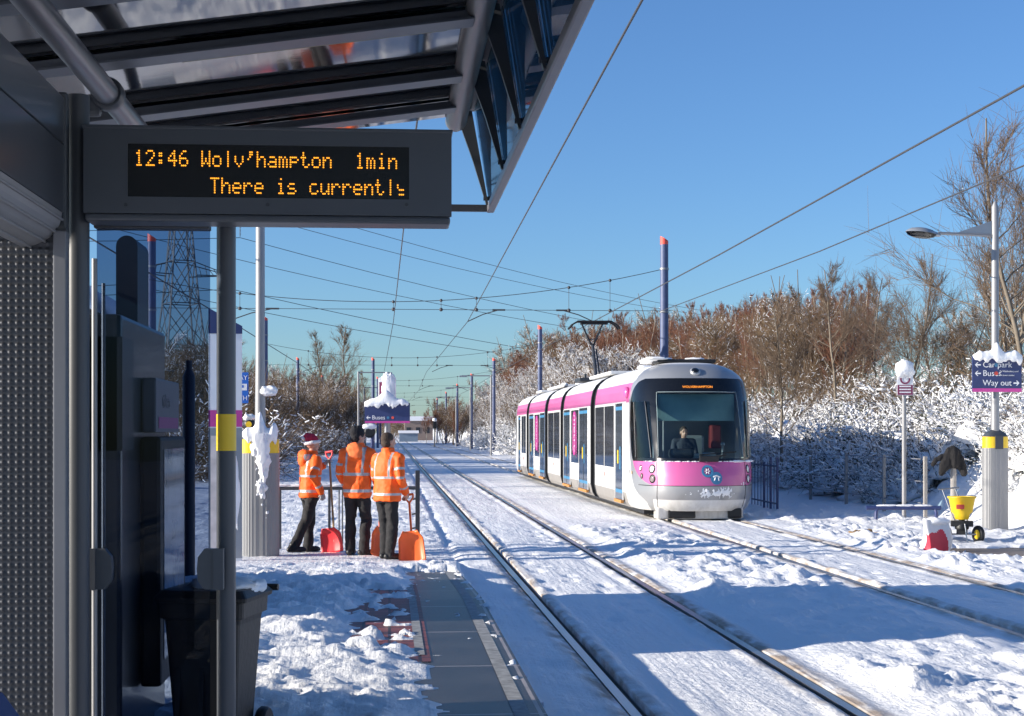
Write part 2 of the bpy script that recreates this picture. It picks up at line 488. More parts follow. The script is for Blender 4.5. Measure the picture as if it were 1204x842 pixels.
def grid_mesh(name, XX, YY, ZZ, m, smooth=True):
    ny, nx = XX.shape
    co = np.stack([XX, YY, ZZ], -1).reshape(-1, 3).astype(np.float32)
    me = bpy.data.meshes.new(name)
    me.vertices.add(len(co)); me.vertices.foreach_set('co', co.ravel())
    idx = np.arange(nx*ny).reshape(ny, nx)
    q = np.stack([idx[:-1, :-1], idx[:-1, 1:], idx[1:, 1:], idx[1:, :-1]], -1).reshape(-1, 4)
    me.loops.add(q.size); me.loops.foreach_set('vertex_index', q.ravel().astype(np.int32))
    me.polygons.add(len(q)); me.polygons.foreach_set('loop_start', np.arange(0, q.size, 4, dtype=np.int32))
    me.polygons.foreach_set('use_smooth', np.full(len(q), smooth))
    me.materials.append(m)
    me.update(calc_edges=True); me.validate()
    return new_obj(name, me)
g = grid_mesh('ground', XX, YY, ZZ, ground_m); g['kind'] = 'structure'
def gz(x, y): return float(ground_z(np.array([x]), np.array([y]))[0])
BASEZ = lambda x, y: float(pz(np.array(y))) if x < 0.85 else float(bank(np.array(x), np.array(y)))

# paving sheets under the snow
yy = np.arange(4, 21, 0.25); 
def strip(name, x0, x1, y0, y1, dz, m, n=60):
    Y_ = np.linspace(y0, y1, n); X_ = np.array([x0, x1])
    a, b = np.meshgrid(X_, Y_)
    o = grid_mesh(name, a, b, pz(b)+dz, m); o['kind'] = 'structure'; return o
def joint_mat():
    m = mat('asphalt_panels', (0.056, 0.048, 0.041), 0.38, var=0.7, scale=2.6, bump=0.5, bscale=160, dist=0.004)
    nt = m.node_tree; p = nt.nodes['Principled BSDF']
    br = nt.nodes.new('ShaderNodeTexBrick'); br.offset = 0.0
    br.inputs['Scale'].default_value = 1.0; br.inputs['Brick Width'].default_value = 1.9; br.inputs['Row Height'].default_value = 1.72
    br.inputs['Mortar Size'].default_value = 0.012; br.inputs['Mortar Smooth'].default_value = 0.1
    br.inputs['Color1'].default_value = (1, 1, 1, 1); br.inputs['Color2'].default_value = (0.75, 0.78, 0.8, 1); br.inputs['Mortar'].default_value = (6, 6, 6.5, 1)
    g_ = nt.nodes.new('ShaderNodeNewGeometry'); mp = nt.nodes.new('ShaderNodeMapping'); mp.inputs['Location'].default_value = (3, 0.3, 0)
    nt.links.new(g_.outputs['Position'], mp.inputs[0]); nt.links.new(mp.outputs[0], br.inputs['Vector'])
    mu = nt.nodes.new('ShaderNodeMix'); mu.data_type = 'RGBA'; mu.blend_type = 'MULTIPLY'; mu.inputs[0].default_value = 1
    src = p.inputs['Base Color'].links[0].from_socket
    nt.links.new(src, mu.inputs[6]); nt.links.new(br.outputs['Color'], mu.inputs[7]); nt.links.new(mu.outputs[2], p.inputs['Base Color'])
    return m
asph2 = joint_mat()
strip('platform_paving', -8.0, 0.83, 3, 21, 0.0, asph2)
def tactile_mat():
    m = mat('tactile_blocks', (0.27, 0.07, 0.048), 0.5, var=0.35, scale=9, bump=0.3, bscale=90, dist=0.004)
    nt = m.node_tree; p = nt.nodes['Principled BSDF']
    br = nt.nodes.new('ShaderNodeTexBrick'); br.inputs['Scale'].default_value = 1.0
    br.inputs['Brick Width'].default_value = 0.2; br.inputs['Row Height'].default_value = 0.2; br.offset = 0.0
    br.inputs['Mortar Size'].default_value = 0.012
    br.inputs['Color1'].default_value = (1, 1, 1, 1); br.inputs['Color2'].default_value = (0.55, 0.6, 0.62, 1); br.inputs['Mortar'].default_value = (0.1, 0.1, 0.1, 1)
    g_ = nt.nodes.new('ShaderNodeNewGeometry'); nt.links.new(g_.outputs['Position'], br.inputs['Vector'])
    mu = nt.nodes.new('ShaderNodeMix'); mu.data_type = 'RGBA'; mu.blend_type = 'MULTIPLY'; mu.inputs[0].default_value = 1
    src = p.inputs['Base Color'].links[0].from_socket
    nt.links.new(src, mu.inputs[6]); nt.links.new(br.outputs['Color'], mu.inputs[7]); nt.links.new(mu.outputs[2], p.inputs['Base Color'])
    return m
strip('tactile_paving', -0.55, 0.27, 10.2, 16.6, 0.004, tactile_mat(), 40)
strip('painted_tactile_line', 0.17, 0.235, 10.5, 16.4, 0.008, line_w, 30)
strip('painted_edge_line', 0.655, 0.74, 3, 19.8, 0.004, line_w)
kb = MB()
Yk = np.linspace(3, 20.5, 60)
for i in range(len(Yk)-1):
    a, b = Yk[i], Yk[i+1]; za, zb_ = float(pz(a)), float(pz(b))
    kb.add([(0.831, a, -.3), (0.831, a, za-.003), (0.831, b, zb_-.003), (0.831, b, -.3)], [(0, 1, 2, 3)])
o = kb.build('platform_edge', conc); o['kind'] = 'structure'
# slabs cleared on the far side platform
sl_m = mat('wet_slabs', (0.17, 0.14, 0.12), 0.5, var=0.35, scale=5, bump=0.3, bscale=50)
o = MB().box2((7.9, 21.2, -.2), (14.5, 24.3, 0.012)).build('cleared_paving', sl_m); o['kind'] = 'structure'

# ------------------------------------------------------------------ rails
nm = ['nearest the platform edge', 'second from the platform edge', 'left one under the tram', 'right one under the tram']
for i, r in enumerate(RAILS):
    mb = MB()
    for (a, b) in zip([-10]+list(range(20, 700, 40)), list(range(20, 740, 40))):
        mb.box2((r-.035, a, -.03), (r+.035, b, 0.012), 0)
        mb.box2((r-.05, a, -.16), (r+.05, b, -.031), 1)
    o = mb.build('rail', [steel, rust])
    tag(o, 'steel tram rail in the snow, '+nm[i], 'rail', 'tram rails')
# second pair of left hand tracks is buried by the snow

# ------------------------------------------------------------------ text helper
def text(body, size, parent, loc, rot=(R(90), 0, 0), m=white_s, name='lettering', align='LEFT', ext=0.001, sx=1.0, space=1.0, kind_=None):
    cu = bpy.data.curves.new(name, 'FONT'); cu.body = body; cu.size = size; cu.extrude = ext
    cu.align_x = align; cu.align_y = 'CENTER'; cu.space_character = space; cu.resolution_u = 3
    t = bpy.data.objects.new('tmp', cu); COL.objects.link(t)
    dg = bpy.context.evaluated_depsgraph_get()
    me = bpy.data.meshes.new_from_object(t.evaluated_get(dg))
    bpy.data.objects.remove(t)
    me.materials.clear(); me.materials.append(m)
    o = new_obj(name, me, parent)
    o.location = loc; o.rotation_euler = rot; o.scale = (sx, 1, 1)
    return o

def snow_ridge(name, parent, c, L, w, h, droop, seed=0, rz=0, bumps=()):
    """a drift lying along x on top of a board: domed above, drooping unevenly over the front edge"""
    nx, nk = 44, 11
    vs = []; fs = []
    for i in range(nx):
        u = i/(nx-1); x = (u-.5)*L
        e = min(1, 6*min(u, 1-u)+.25)
        n1 = float(fbm(np.array(u*L*5), np.array(seed*3.3), seed, 4)); n2 = float(fbm(np.array(u*L*6+9), np.array(seed*1.3), seed+2, 4))
        hh = h*(.45+1.0*n1)*e
        for (bx, bw_, bh_) in bumps: hh += bh_*math.exp(-((x-bx)/bw_)**2)
        dr = droop*max(0.12, (n2*2.2-.55))
        ww = w*(.6+.4*e)
        for k in range(nk):
            t = k/(nk-1)*math.pi
            y = -math.cos(t)*ww/2; z = math.sin(t)**.7*hh
            z += .018*(float(fbm(np.array(x*22), np.array(k*1.1), seed+7, 3))-.5)
            if k == 0: z = -dr
            if k == 1: z = -dr*.35+.3*z; y -= ww*.08
            vs.append((x, y, z))
    for i in range(nx-1):
        for k in range(nk):
            j = (k+1) % nk
            fs.append((i*nk+k, i*nk+j, (i+1)*nk+j, (i+1)*nk+k))
    fs += [tuple(range(nk-1, -1, -1)), tuple((nx-1)*nk+k for k in range(nk))]
    mb = MB(); mb.add(vs, fs, 0, True)
    o = mb.build(name, snow_ob, parent); o.location = c; o.rotation_euler = (0, 0, rz); return o
def snow_crust(name, parent, x0, x1, z0, z1, yfun, dens, seed=0, thick=.06):
    """wind driven crust stuck on a face looking towards -y"""
    nx, nz = 46, 70
    X = np.linspace(x0, x1, nx); Z = np.linspace(z0, z1, nz); A, B = np.meshgrid(X, Z)
    n = fbm(A*7, B*5, seed, 4)*.7+fbm(A*24, B*18, seed+3, 3)*.3
    d = dens((A-x0)/(x1-x0), (B-z0)/(z1-z0))
    T = np.clip((n+d-.95)*4, -.3, 1)*thick
    vs = []; fs = []
    for j in range(nz):
        for i in range(nx):
            vs.append((A[j, i], yfun(A[j, i])+.012-max(T[j, i], -.006)-.006, B[j, i]))
    for j in range(nz-1):
        for i in range(nx-1):
            if max(T[j, i], T[j+1, i], T[j, i+1], T[j+1, i+1]) > 0:
                fs.append((j*nx+i, j*nx+i+1, (j+1)*nx+i+1, (j+1)*nx+i))
    mb = MB(); mb.add(vs, fs, 0, True)
    return mb.build(name, snow_ob, parent)
# snow heap: lumpy displaced mesh on top of something (closed blob)
def snow_blob(name, parent, c, r, seed=0, n=28, flat=0.0):
    rng = np.random.RandomState(seed)
    mb = MB()
    nu, nv = n, n//2
    vs = []; fs = []
    for j in range(nv+1):
        ph = math.pi*j/nv
        for i in range(nu):
            a = 2*math.pi*i/nu
            d = Vector((math.sin(ph)*math.cos(a), math.sin(ph)*math.sin(a), -math.cos(ph)))
            # superellipsoid
            d = Vector([math.copysign(abs(k)**0.75, k) for k in d])
            q = d*1.6+Vector((seed*3.1, seed*1.7, 0))
            k = 0.55+0.55*float(fbm(np.array(q.x*1.3+q.z), np.array(q.y*1.3-q.z), seed, 3))+0.40*float(fbm(np.array(q.x*3.6+q.z*2), np.array(q.y*3.6-q.z*3), seed+5, 4))
            p = Vector((d.x*r[0]*k, d.y*r[1]*k, d.z*r[2]*k))
            if p.z < 0: p.z *= (1-flat)
            vs.append(p+Vector(c))
    for j in range(nv):
        for i in range(nu):
            a = j*nu+i; b = j*nu+(i+1) % nu
            fs.append((a, b, b+nu, a+nu))
    mb.add(vs, fs, 0, True)
    return mb.build(name, snow_ob, parent)

# ================================================================== NEAR SHELTER
SY = 6.5      # plane of the display across the platform
sh = empty('platform_shelter', (-1.3, 0, 0.33), 0, 'dark grey tram stop shelter with sloping glazed canopy at the near left', 'shelter')
def S(mb, name, m, parent=sh):          # mesh in world coordinates, parented to the shelter
    o = mb.build(name, m, parent); o.matrix_parent_inverse = Matrix.Translation(-Vector(sh.location)); return o
SH0 = Vector(sh.location)
def rel(mb, name, m, parent, base):
    mb.v = [tuple(Vector(p)-Vector(base)) for p in mb.v]
    return mb.build(name, m, parent)
# posts
def post(x, y, z0, z1, r, band=False, nm='post'):
    mb = MB().tube([(x, y, z0), (x, y, z1)], r, 20)
    mb.lathe([(r*1.9, z0), (r*1.9, z0+.02), (r*1.1, z0+.03)], 20, (x, y, 0))
    o = rel(mb, nm, grey_paint, sh, SH0)
    if band:
        b = MB().lathe([(r+.002, atY(266, 530, y).z), (r+.002, atY(266, 487, y).z)], 20, (x, y, 0))
        b.v = [tuple(Vector(p)-SH0) for p in b.v]
        b.build('yellow_band', yellow, o)
    return o
pL = atY(92, 500, 6.62).x; pR = atY(266, 500, 6.85).x
post(pL, 6.62, .33, 3.21, .046)
post(pR, 6.85, .33, 2.95, .041, True)
for yb in (3.2, -.4):
    post(pL-.02, yb, .33, 3.1, .046)
# longitudinal tubes
XL, ZL, XR, ZT = -1.28, 3.36, 0.425, 3.82
rel(MB().tube([(XL, -3, ZL), (XL, 8.2, ZL)], .055, 24), 'roof_tube', mat('tube_grey', (0.13, 0.14, 0.16), 0.33, 0.4, var=.1), sh, SH0)
mb = MB().tube([(XR, -3, ZT), (XR, 10.12, ZT), (XR, 10.2, ZT), (XR, 10.23, ZT)], [.068, .068, .055, .02], 24)
rel(mb, 'roof_tube', mat('brushed_tube', (0.19, 0.185, 0.185), 0.38, 0.5, var=0.15, bump=.1, bscale=60), sh, SH0)
# clamp round the left tube with a stub to the wall post
mb = MB()
M = Matrix.Rotation(R(90), 4, 'X')
YC = 7.3
mb.lathe([(.066, -.05), (.074, -.035), (.074, .035), (.066, .05)], 28, (XL, YC, ZL), M=M)
mb.bbox((XL-.13, YC, ZL-.06), (.20, .06, .085), .02)
mb.tube([(XL-.19, YC-.07, ZL-.06), (XL-.19, YC+.07, ZL-.06)], .042, 20)
mb.tube([(XL-.19, YC-.09, ZL-.06), (XL-.19, YC-.07, ZL-.06)], .02, 14)
mb.tube([(XL-.13, YC, ZL-.08), (XL-.3, YC-.1, ZL-.25)], .035, 12)
rel(mb, 'clamp', grey_paint, sh, SH0)
SLP = .14
raft_m = mat('rafter_grey', (0.085, 0.095, 0.115), 0.35, var=.1)
def zroof(x): return 3.83+(x-XR)*SLP
def rafter(y, w=.08, h=.042):
    mb = MB()
    x0, x1 = -3.6, XR-.03
    vs = []
    for x in (x0, x1):
        z = zroof(x)-.02
        for (dy, dz) in ((-w/2, -h), (w/2, -h), (w/2, 0), (-w/2, 0)):
            vs.append((x, y+dy, z+dz))
    mb.add(vs, [(0, 1, 2, 3), (7, 6, 5, 4), (0, 4, 5, 1), (1, 5, 6, 2), (2, 6, 7, 3), (3, 7, 4, 0)])
    vs2 = []
    for x in (x0, x1):
        z = zroof(x)-.02
        for (dy, dz) in ((-w/2-.04, -h-.012), (w/2+.04, -h-.012), (w/2+.04, -h-.001), (-w/2-.04, -h-.001)):
            vs2.append((x, y+dy, z+dz))
    mb.add(vs2, [(0, 1, 2, 3), (7, 6, 5, 4), (0, 4, 5, 1), (1, 5, 6, 2), (2, 6, 7, 3), (3, 7, 4, 0)])
    return rel(mb, 'rafter', raft_m, sh, SH0)
RY = [9.45, 8.62, 7.42, 6.35, 5.2, 4.0, 2.6, 1.2, 0, -1.4]
for y_ in RY: rafter(y_)
soff = mat('dark_roof_glass', (0.012, 0.013, 0.016), 0.045, var=0.1, bump=.03, bscale=3)
soff.node_tree.nodes['Principled BSDF'].inputs['IOR'].default_value = 3.4
RYe = [10.0]+RY
for i in range(len(RYe)-1):
    y1, y0 = RYe[i]-(.0 if i == 0 else .05), RYe[i+1]+.05
    mb = MB()
    x0, x1 = -3.6, XR-.04
    vs = [(x0, y0, zroof(x0)), (x1, y0, zroof(x1)), (x1, y1, zroof(x1)), (x0, y1, zroof(x0))]
    vs = vs+[(a, b, c+.02) for a, b, c in vs]
    mb.add(vs, [(3, 2, 1, 0), (4, 5, 6, 7), (0, 1, 5, 4), (1, 2, 6, 5), (2, 3, 7, 6), (3, 0, 4, 7)])
    rel(mb, 'roof_pane', soff, sh, SH0)
# purlins under the panes
for x_ in (-2.3,):
    rel(MB().box2((x_-.02, -2, zroof(x_)-.03), (x_+.02, 9.9, zroof(x_)-.008)), 'purlin', grey_dark, sh, SH0)
# ribbed frosted light diffuser strip between two rafters
rel(MB().add([(x_, y_, zroof(x_)-.022+d_) for d_ in (0, .015) for (x_, y_) in ((-1.0, 7.48), (.28, 7.48), (.28, 7.72), (-1.0, 7.72))], [(3, 2, 1, 0), (4, 5, 6, 7), (0, 1, 5, 4), (1, 2, 6, 5), (2, 3, 7, 6), (3, 0, 4, 7)]), 'light_strip', mat('olive_strip', (.16, .14, .06), .4), sh, SH0)
Xr, Yr = np.meshgrid(np.linspace(-3.6, XR-.05, 30), np.linspace(-2, 10.0, 110))
Zr = zroof(Xr)+.07+.05*fbm(Xr*2, Yr*2, 3)
o = grid_mesh('roof_snow', Xr-SH0.x, Yr-SH0.y, Zr-SH0.z, snow_ob); o.parent = sh
# outer fascia: near vertical glass wing hanging outside the tube, braced by tusk shaped fins
e0 = atY(574, 245, 10.45); XE, ZE = e0.x, e0.z
fg = glass('fascia_glass', (0.42, 0.62, 0.72), 0.8, 0.03, .9)
yb = -2.5
ys_f = [10.35, 8.95, 7.75, 6.48, 5.2, 3.9, 2.6, 1.3]
xt_, zt_ = XR+.13, 3.93
for i in range(len(ys_f)-1):
    y1, y0 = ys_f[i]-.02, ys_f[i+1]+.02
    mb = MB()
    vs = [(xt_, y0, zt_), (XE+.0, y0, ZE), (XE, y1, ZE), (xt_, y1, zt_)]
    vs += [(a+.008, b, c+.004) for a, b, c in vs]
    mb.add(vs, [(3, 2, 1, 0), (4, 5, 6, 7), (0, 1, 5, 4), (1, 2, 6, 5), (2, 3, 7, 6), (3, 0, 4, 7)])
    rel(mb, 'fascia_pane', fg, sh, SH0)
for y_ in ys_f:
    mb = MB()
    poly = [(xt_-.015, zt_), (XR+.0, zt_+.01), (XR+.055, zt_-.14), (XR+.12, zt_-.32), (XE-.02, ZE+.01), (XE-.006, ZE+.01)]
    vs = [(a, y_-.02, b) for a, b in poly]+[(a, y_+.02, b) for a, b in poly]
    n = len(poly)
    mb.add(vs, [tuple(range(n-1, -1, -1)), tuple(range(n, 2*n))]+[(i, (i+1) % n, (i+1) % n+n, i+n) for i in range(n)])
    rel(mb, 'fin', grey_dark, sh, SH0)
    b_ = MB().lathe([(.014, -.03), (.014, .03)], 10, (XE-.008, y_, ZE+.05), M=Matrix.Rotation(R(90), 4, 'Y'))
    rel(b_, 'bolt', grey_dark, sh, SH0)
edge_m = mat('edge_rail_grey', (0.19, 0.19, 0.205), 0.4, 0.4, var=.1)
rel(MB().bbox((XE+.016, (yb+10.48)/2, ZE+.0), (.05, 10.48-yb, .055), .01), 'edge_rail', edge_m, sh, SH0)
rel(MB().bbox(((XE-.35)/2+.0, 10.44, ZE-.002), (XE+.35, .04, .045), .005), 'end_rail', grey_dark, sh, SH0)
# end pane below the roof
rel(MB().box2((XR-.06, yb, zt_+.01), (xt_+.02, 10.4, zt_+.03)), 'gutter', grey_dark, sh, SH0)
# side wall: cladding panels above, light housing, dimpled metal below
WX = atY(75.5, 0, 6.5).x
zc0, zc1 = atY(75, 250, 6.5).z, atY(75, 115, 6.5).z
zm = atY(75, 170, 6.5).z
cl = mat('cladding_grey', (0.09, 0.098, 0.114), 0.3, 0.2, var=.08, scale=1.5, coat=.2)
for (a, b) in ((zc0, zm-.004), (zm+.004, zc1)):
    rel(MB().box2((WX-.04, -2, a), (WX, 6.5, b), 0, .004), 'cladding_panel', cl, sh, SH0)
rel(MB().box2((WX-.05, 6.5, .33), (WX+.01, 6.56, 3.2), 0, .01), 'wall_frame', grey_paint, sh, SH0)
# curved light housing with ribs
mb = MB()
prof = []
for k in range(9):
    a = math.pi/2*k/8
    prof.append((WX-.28*0-.16*(1-math.cos(a))-.0, zc0-.005-.14*math.sin(a)))
prof.append((WX-.2, zc0-.005))
vs = [(x, -2, z) for x, z in prof]+[(x, 6.46, z) for x, z in prof]
n = len(prof)
mb.add(vs, [(i, (i+1) % n, (i+1) % n+n, i+n) for i in range(n)]+[tuple(range(n)), tuple(range(2*n-1, n-1, -1))])
for k in range(1, 8, 2):
    x, z = prof[k]
    mb.tube([(x+.004, -2, z-.002), (x+.004, 6.46, z-.002)], .006, 6)
ho = rel(mb, 'light_housing', galv, sh, SH0)
# dimpled sheet across the end of the bench bay: real dimples
dimp = mat('dimpled_steel', (0.06, 0.062, 0.07), 0.45, 0.6, var=.15, scale=2)
PY = 6.46
xa, xb = atY(-8, 0, PY).x, atY(64, 0, PY).x
pitch = 8.45/FX*PY
Xd = np.arange(xa, xb, .0042); Zd = np.arange(.40, 2.66, .0042)
A, B = np.meshgrid(Xd, Zd)
u = (A/pitch) % 1-.5; v = (B/pitch) % 1-.5
hh = .0055*np.clip(1-(u*u+v*v)/.14, 0, 1)
o = grid_mesh('dimpled_panel', A-SH0.x, PY-hh-SH0.y, B-SH0.z, dimp); o.parent = sh
zpt = atY(60, 272, PY).z
rel(MB().box2((xb, PY-.03, .33), (atY(79.5, 0, PY).x, PY+.03, zpt), 0, .005), 'panel_frame', edge_m, sh, SH0)
rel(MB().box2((xa-.1, PY-.02, zpt-.012), (atY(79, 0, PY).x, PY+.03, zpt+.012)).box2((xa-.1, PY+.02, .33), (xb, PY+.04, zpt)), 'panel_backing', grey_dark, sh, SH0)
# glass screen across the platform with clamps
gl1 = glass('screen_glass', (0.62, 0.70, 0.82), 0.78, 0.01, .25)
gx0, gx1 = atY(114, 500, 6.75).x, atY(247, 500, 6.75).x
rel(MB().box2((gx0, 6.745, .42), (gx1, 6.755, 2.70)), 'glass_screen', gl1, sh, SH0)
for (cx, side) in ((114, -1), (250, 1)):
    c = atY(cx, 669, 6.72)
    pts = []
    w_, h_ = .105, .17
    s_ = -side
    poly = [(0, -h_/2), (s_*w_*.75, -h_/2), (s_*w_, -h_*.3), (s_*w_*1.04, 0), (s_*w_, h_*.3), (s_*w_*.75, h_/2), (0, h_/2)]
    if s_ < 0: poly = poly[::-1]
    Mx = Matrix.Translation((c.x-s_*.045, 6.74, c.z)) @ Matrix.Rotation(R(90), 4, 'X')
    mb = MB().prism(poly, -.02, .035, Mx)
    mb.box((c.x-s_*.045+s_*.02, 6.705, c.z), (.042, .02, h_*1.02))
    rel(mb, 'glass_clamp', grey_paint, sh, SH0)
# thin vertical glazing bars by the left post
x1 = atY(109, 500, 6.7).x
rel(MB().tube([(x1, 6.74, .42), (x1, 6.74, 2.55)], .012, 10).tube([(x1+.03, 6.78, .42), (x1+.03, 6.78, 2.45)], .008, 8), 'glazing_bar', galv, sh, SH0)
# header strip over the screen
rel(MB().box2((atY(112, 0, 6.74).x, 6.70, 2.675), (atY(247, 0, 6.74).x, 6.79, 2.72), 0, .005), 'screen_header', grey_dark, sh, SH0)

# perch seat, dark blue, bottom left corner
st = atY(3, 800, 5.55)
mb = MB()
prof = [(-.30, .02), (-.16, .05), (-.03, .0), (.035, -.09), (.06, -.25), (.06, -.55), (-.3, -.55)]
c0 = Vector((WX+.08, 0, st.z-.10))
vs = []
for yk in (3.6, 5.6):
    for (a, b) in prof: vs.append((c0.x-.08+a, yk, c0.z+b+.05))
n = len(prof)
mb.add(vs, [tuple(range(n)), tuple(range(2*n-1, n-1, -1))]+[(i, (i+1) % n, (i+1) % n+n, i+n) for i in range(n)], 0, False)
mb.v = [tuple(Vector(p)-Vector((WX, 4.6, .6))) for p in mb.v]
o = mb.build('bench', navy); o.location = (WX, 4.6, .6)
tag(o, 'dark blue moulded bench beside the dimpled metal wall, bottom left corner', 'bench')

# ------------------------------------------------------------------ LED display
TL = atY(98, 150, SY); TR = atY(531, 158.5, SY); BL = atY(98, 250, SY)
dz1, dz0 = TL.z, BL.z
dx0, dx1 = TL.x, TR.x
disp = empty('departure_display', ((dx0+dx1)/2, SY, dz0), 0, 'long grey departure board with amber dot lettering under the canopy', 'display')
D0 = Vector(disp.location)
sg = mat('display_case', (0.066, 0.074, 0.088), 0.38, var=.06, scale=3, bump=.04, bscale=12)
wx0, wx1 = atY(150, 0, SY).x, atY(481, 0, SY).x
wz1, wz0 = atY(150, 168.5, SY).z, atY(150, 231, SY).z
mb = MB()
# front frame round the window
yF = SY
mb.box2((dx0, yF, wz1), (dx1, yF+.02, dz1)); mb.box2((dx0, yF, dz0), (dx1, yF+.02, wz0))
mb.box2((dx0, yF, wz0), (wx0, yF+.02, wz1)); mb.box2((wx1, yF, wz0), (dx1, yF+.02, wz1))
mb.bbox(((dx0+dx1)/2, yF+.10, (dz0+dz1)/2), (dx1-dx0-.004, .155, dz1-dz0-.004), .01)
mb.bbox(((dx0+dx1)/2, yF+.09, dz0-.016), (dx1-dx0-.01, .17, .03), .01)
mb.bbox(((dx0+dx1)/2, yF+.09, dz1+.006), (dx1-dx0+.01, .19, .014), .004)
case = rel(mb, 'case', sg, disp, D0)
for px_ in (148, 315, 478):
    b_ = atY(px_, 241, SY)
    MBx = MB().lathe([(.008, -.006), (.008, .002)], 12, (b_.x, yF-.002, b_.z), M=Matrix.Rotation(R(90), 4, 'X'))
    rel(MBx, 'screw', grey_dark, disp, D0)
pane = rel(MB().box2((wx0, yF+.004, wz0), (wx1, yF+.018, wz1)), 'screen', mat('display_black', (.006, .006, .007), .25), disp, D0)
F57 = {'1': ['00100', '01100', '00100', '00100', '00100', '00100', '01110'], '2': ['01110', '10001', '00001', '00010', '00100', '01000', '11111'],
 '4': ['00010', '00110', '01010', '10010', '11111', '00010', '00010'], '6': ['00110', '01000', '10000', '11110', '10001', '10001', '01110'],
 ':': ['00000', '01100', '01100', '00000', '01100', '01100', '00000'], 'W': ['10001', '10001', '10001', '10101', '10101', '11011', '10001'],
 'o': ['00000', '00000', '01110', '10001', '10001', '10001', '01110'], 'l': ['00100', '00100', '00100', '00100', '00100', '00100', '00100'],
 'v': ['00000', '00000', '10001', '10001', '10001', '01010', '00100'], "'": ['00110', '00110', '00100', '01000', '00000', '00000', '00000'],
 'h': ['10000', '10000', '10110', '11001', '10001', '10001', '10001'], 'a': ['00000', '00000', '01110', '00001', '01111', '10001', '01111'],
 'm': ['00000', '00000', '11010', '10101', '10101', '10101', '10101'], 'p': ['00000', '00000', '11110', '10001', '11110', '10000', '10000'],
 't': ['01000', '01000', '11100', '01000', '01000', '01001', '00110'], 'n': ['00000', '00000', '10110', '11001', '10001', '10001', '10001'],
 'i': ['00100', '00000', '01100', '00100', '00100', '00100', '01110'], 'T': ['11111', '00100', '00100', '00100', '00100', '00100', '00100'],
 'r': ['00000', '00000', '10110', '11001', '10000', '10000', '10000'], 'e': ['00000', '00000', '01110', '10001', '11111', '10000', '01110'],
 's': ['00000', '00000', '01110', '10000', '01110', '00001', '11110'], 'c': ['00000', '00000', '01110', '10000', '10000', '10001', '01110'],
 'u': ['00000', '00000', '10001', '10001', '10001', '10011', '01101'], 'y': ['00000', '00000', '10001', '10001', '01111', '00001', '01110'], ' ': ['00000']*7}
dp = (atY(171.33, 200, SY).x-atY(158, 200, SY).x)/6*.985
dv = 2.75/FX*SY
def dots(txt, px_, py_, name, ncol=None):
    mb = MB(); s0 = atY(px_, py_, SY)
    for k, ch in enumerate(txt):
        for r_ in range(7):
            for c_ in range(5):
                if F57[ch][r_][c_] == '1':
                    x = s0.x+(k*6+c_)*dp; z = s0.z-r_*dv
                    if x > wx1-.022: continue
                    rr = dp*.47
                    vs = [(x+rr*math.cos(q*math.pi/3), yF+.002, z+rr*math.sin(q*math.pi/3)) for q in range(6)]
                    vs += [(a, yF+.006, c) for a, b, c in vs]
                    mb.add(vs, [(0, 1, 2, 3, 4, 5)]+[(i, i+6, (i+1) % 6+6, (i+1) % 6) for i in range(6)])
    o = rel(mb, name, led, disp, D0); return o
dots("12:46 Wolv'hampton  1min", 159, 177, 'lettering')
dots("There is currently", 248, 209.5, 'lettering')

# ------------------------------------------------------------------ ticket machine behind the screen
tm = empty('ticket_machine', (-1.16, 6.95, .33), 0, 'tall dark ticket machine with framed poster case, behind the left glass screen', 'machine')
T0 = Vector(tm.location)
KX = -1.17
tmb = mat('machine_body', (0.035, 0.04, 0.05), 0.3, var=.2, scale=2, coat=.3)
tzh = atY(103, 342, 6.1).z-.02
rel(MB().box2((KX-.75, 7.0, .33), (KX, 8.35, tzh), 0, .02), 'body', tmb, tm, T0)
rel(MB().box2((KX-.7, 7.0, tzh-.1), (KX+.004, 7.3, tzh-.6)), 'side_plate', grey_dark, tm, T0)
hd = rel(MB().box2((KX+.002, 7.55, tzh-.52), (KX+.07, 8.36, tzh-.26), 0, .01), 'header_sign', mat('machine_header', (.20, .20, .22), .4), tm, T0)
rel(MB().box2((KX+.071, 7.62, tzh-.50), (KX+.073, 8.3, tzh-.445)), 'magenta_stripe', pink_s, tm, T0)
text('tickets', .1, tm, Vector((KX+.072, 7.75, tzh-.37))-T0, (R(90), 0, R(90)), grey_light, 'lettering')
pc = rel(MB().box2((KX+.002, 7.5, .62), (KX+.10, 8.38, tzh-.54), 0, .02), 'poster_case', black, tm, T0)
rel(MB().box2((KX+.101, 7.58, .74), (KX+.104, 8.3, tzh-.6)), 'poster', mat('poster', (.34, .36, .38), .06, var=.6, scale=6, spec=.8), tm, T0)

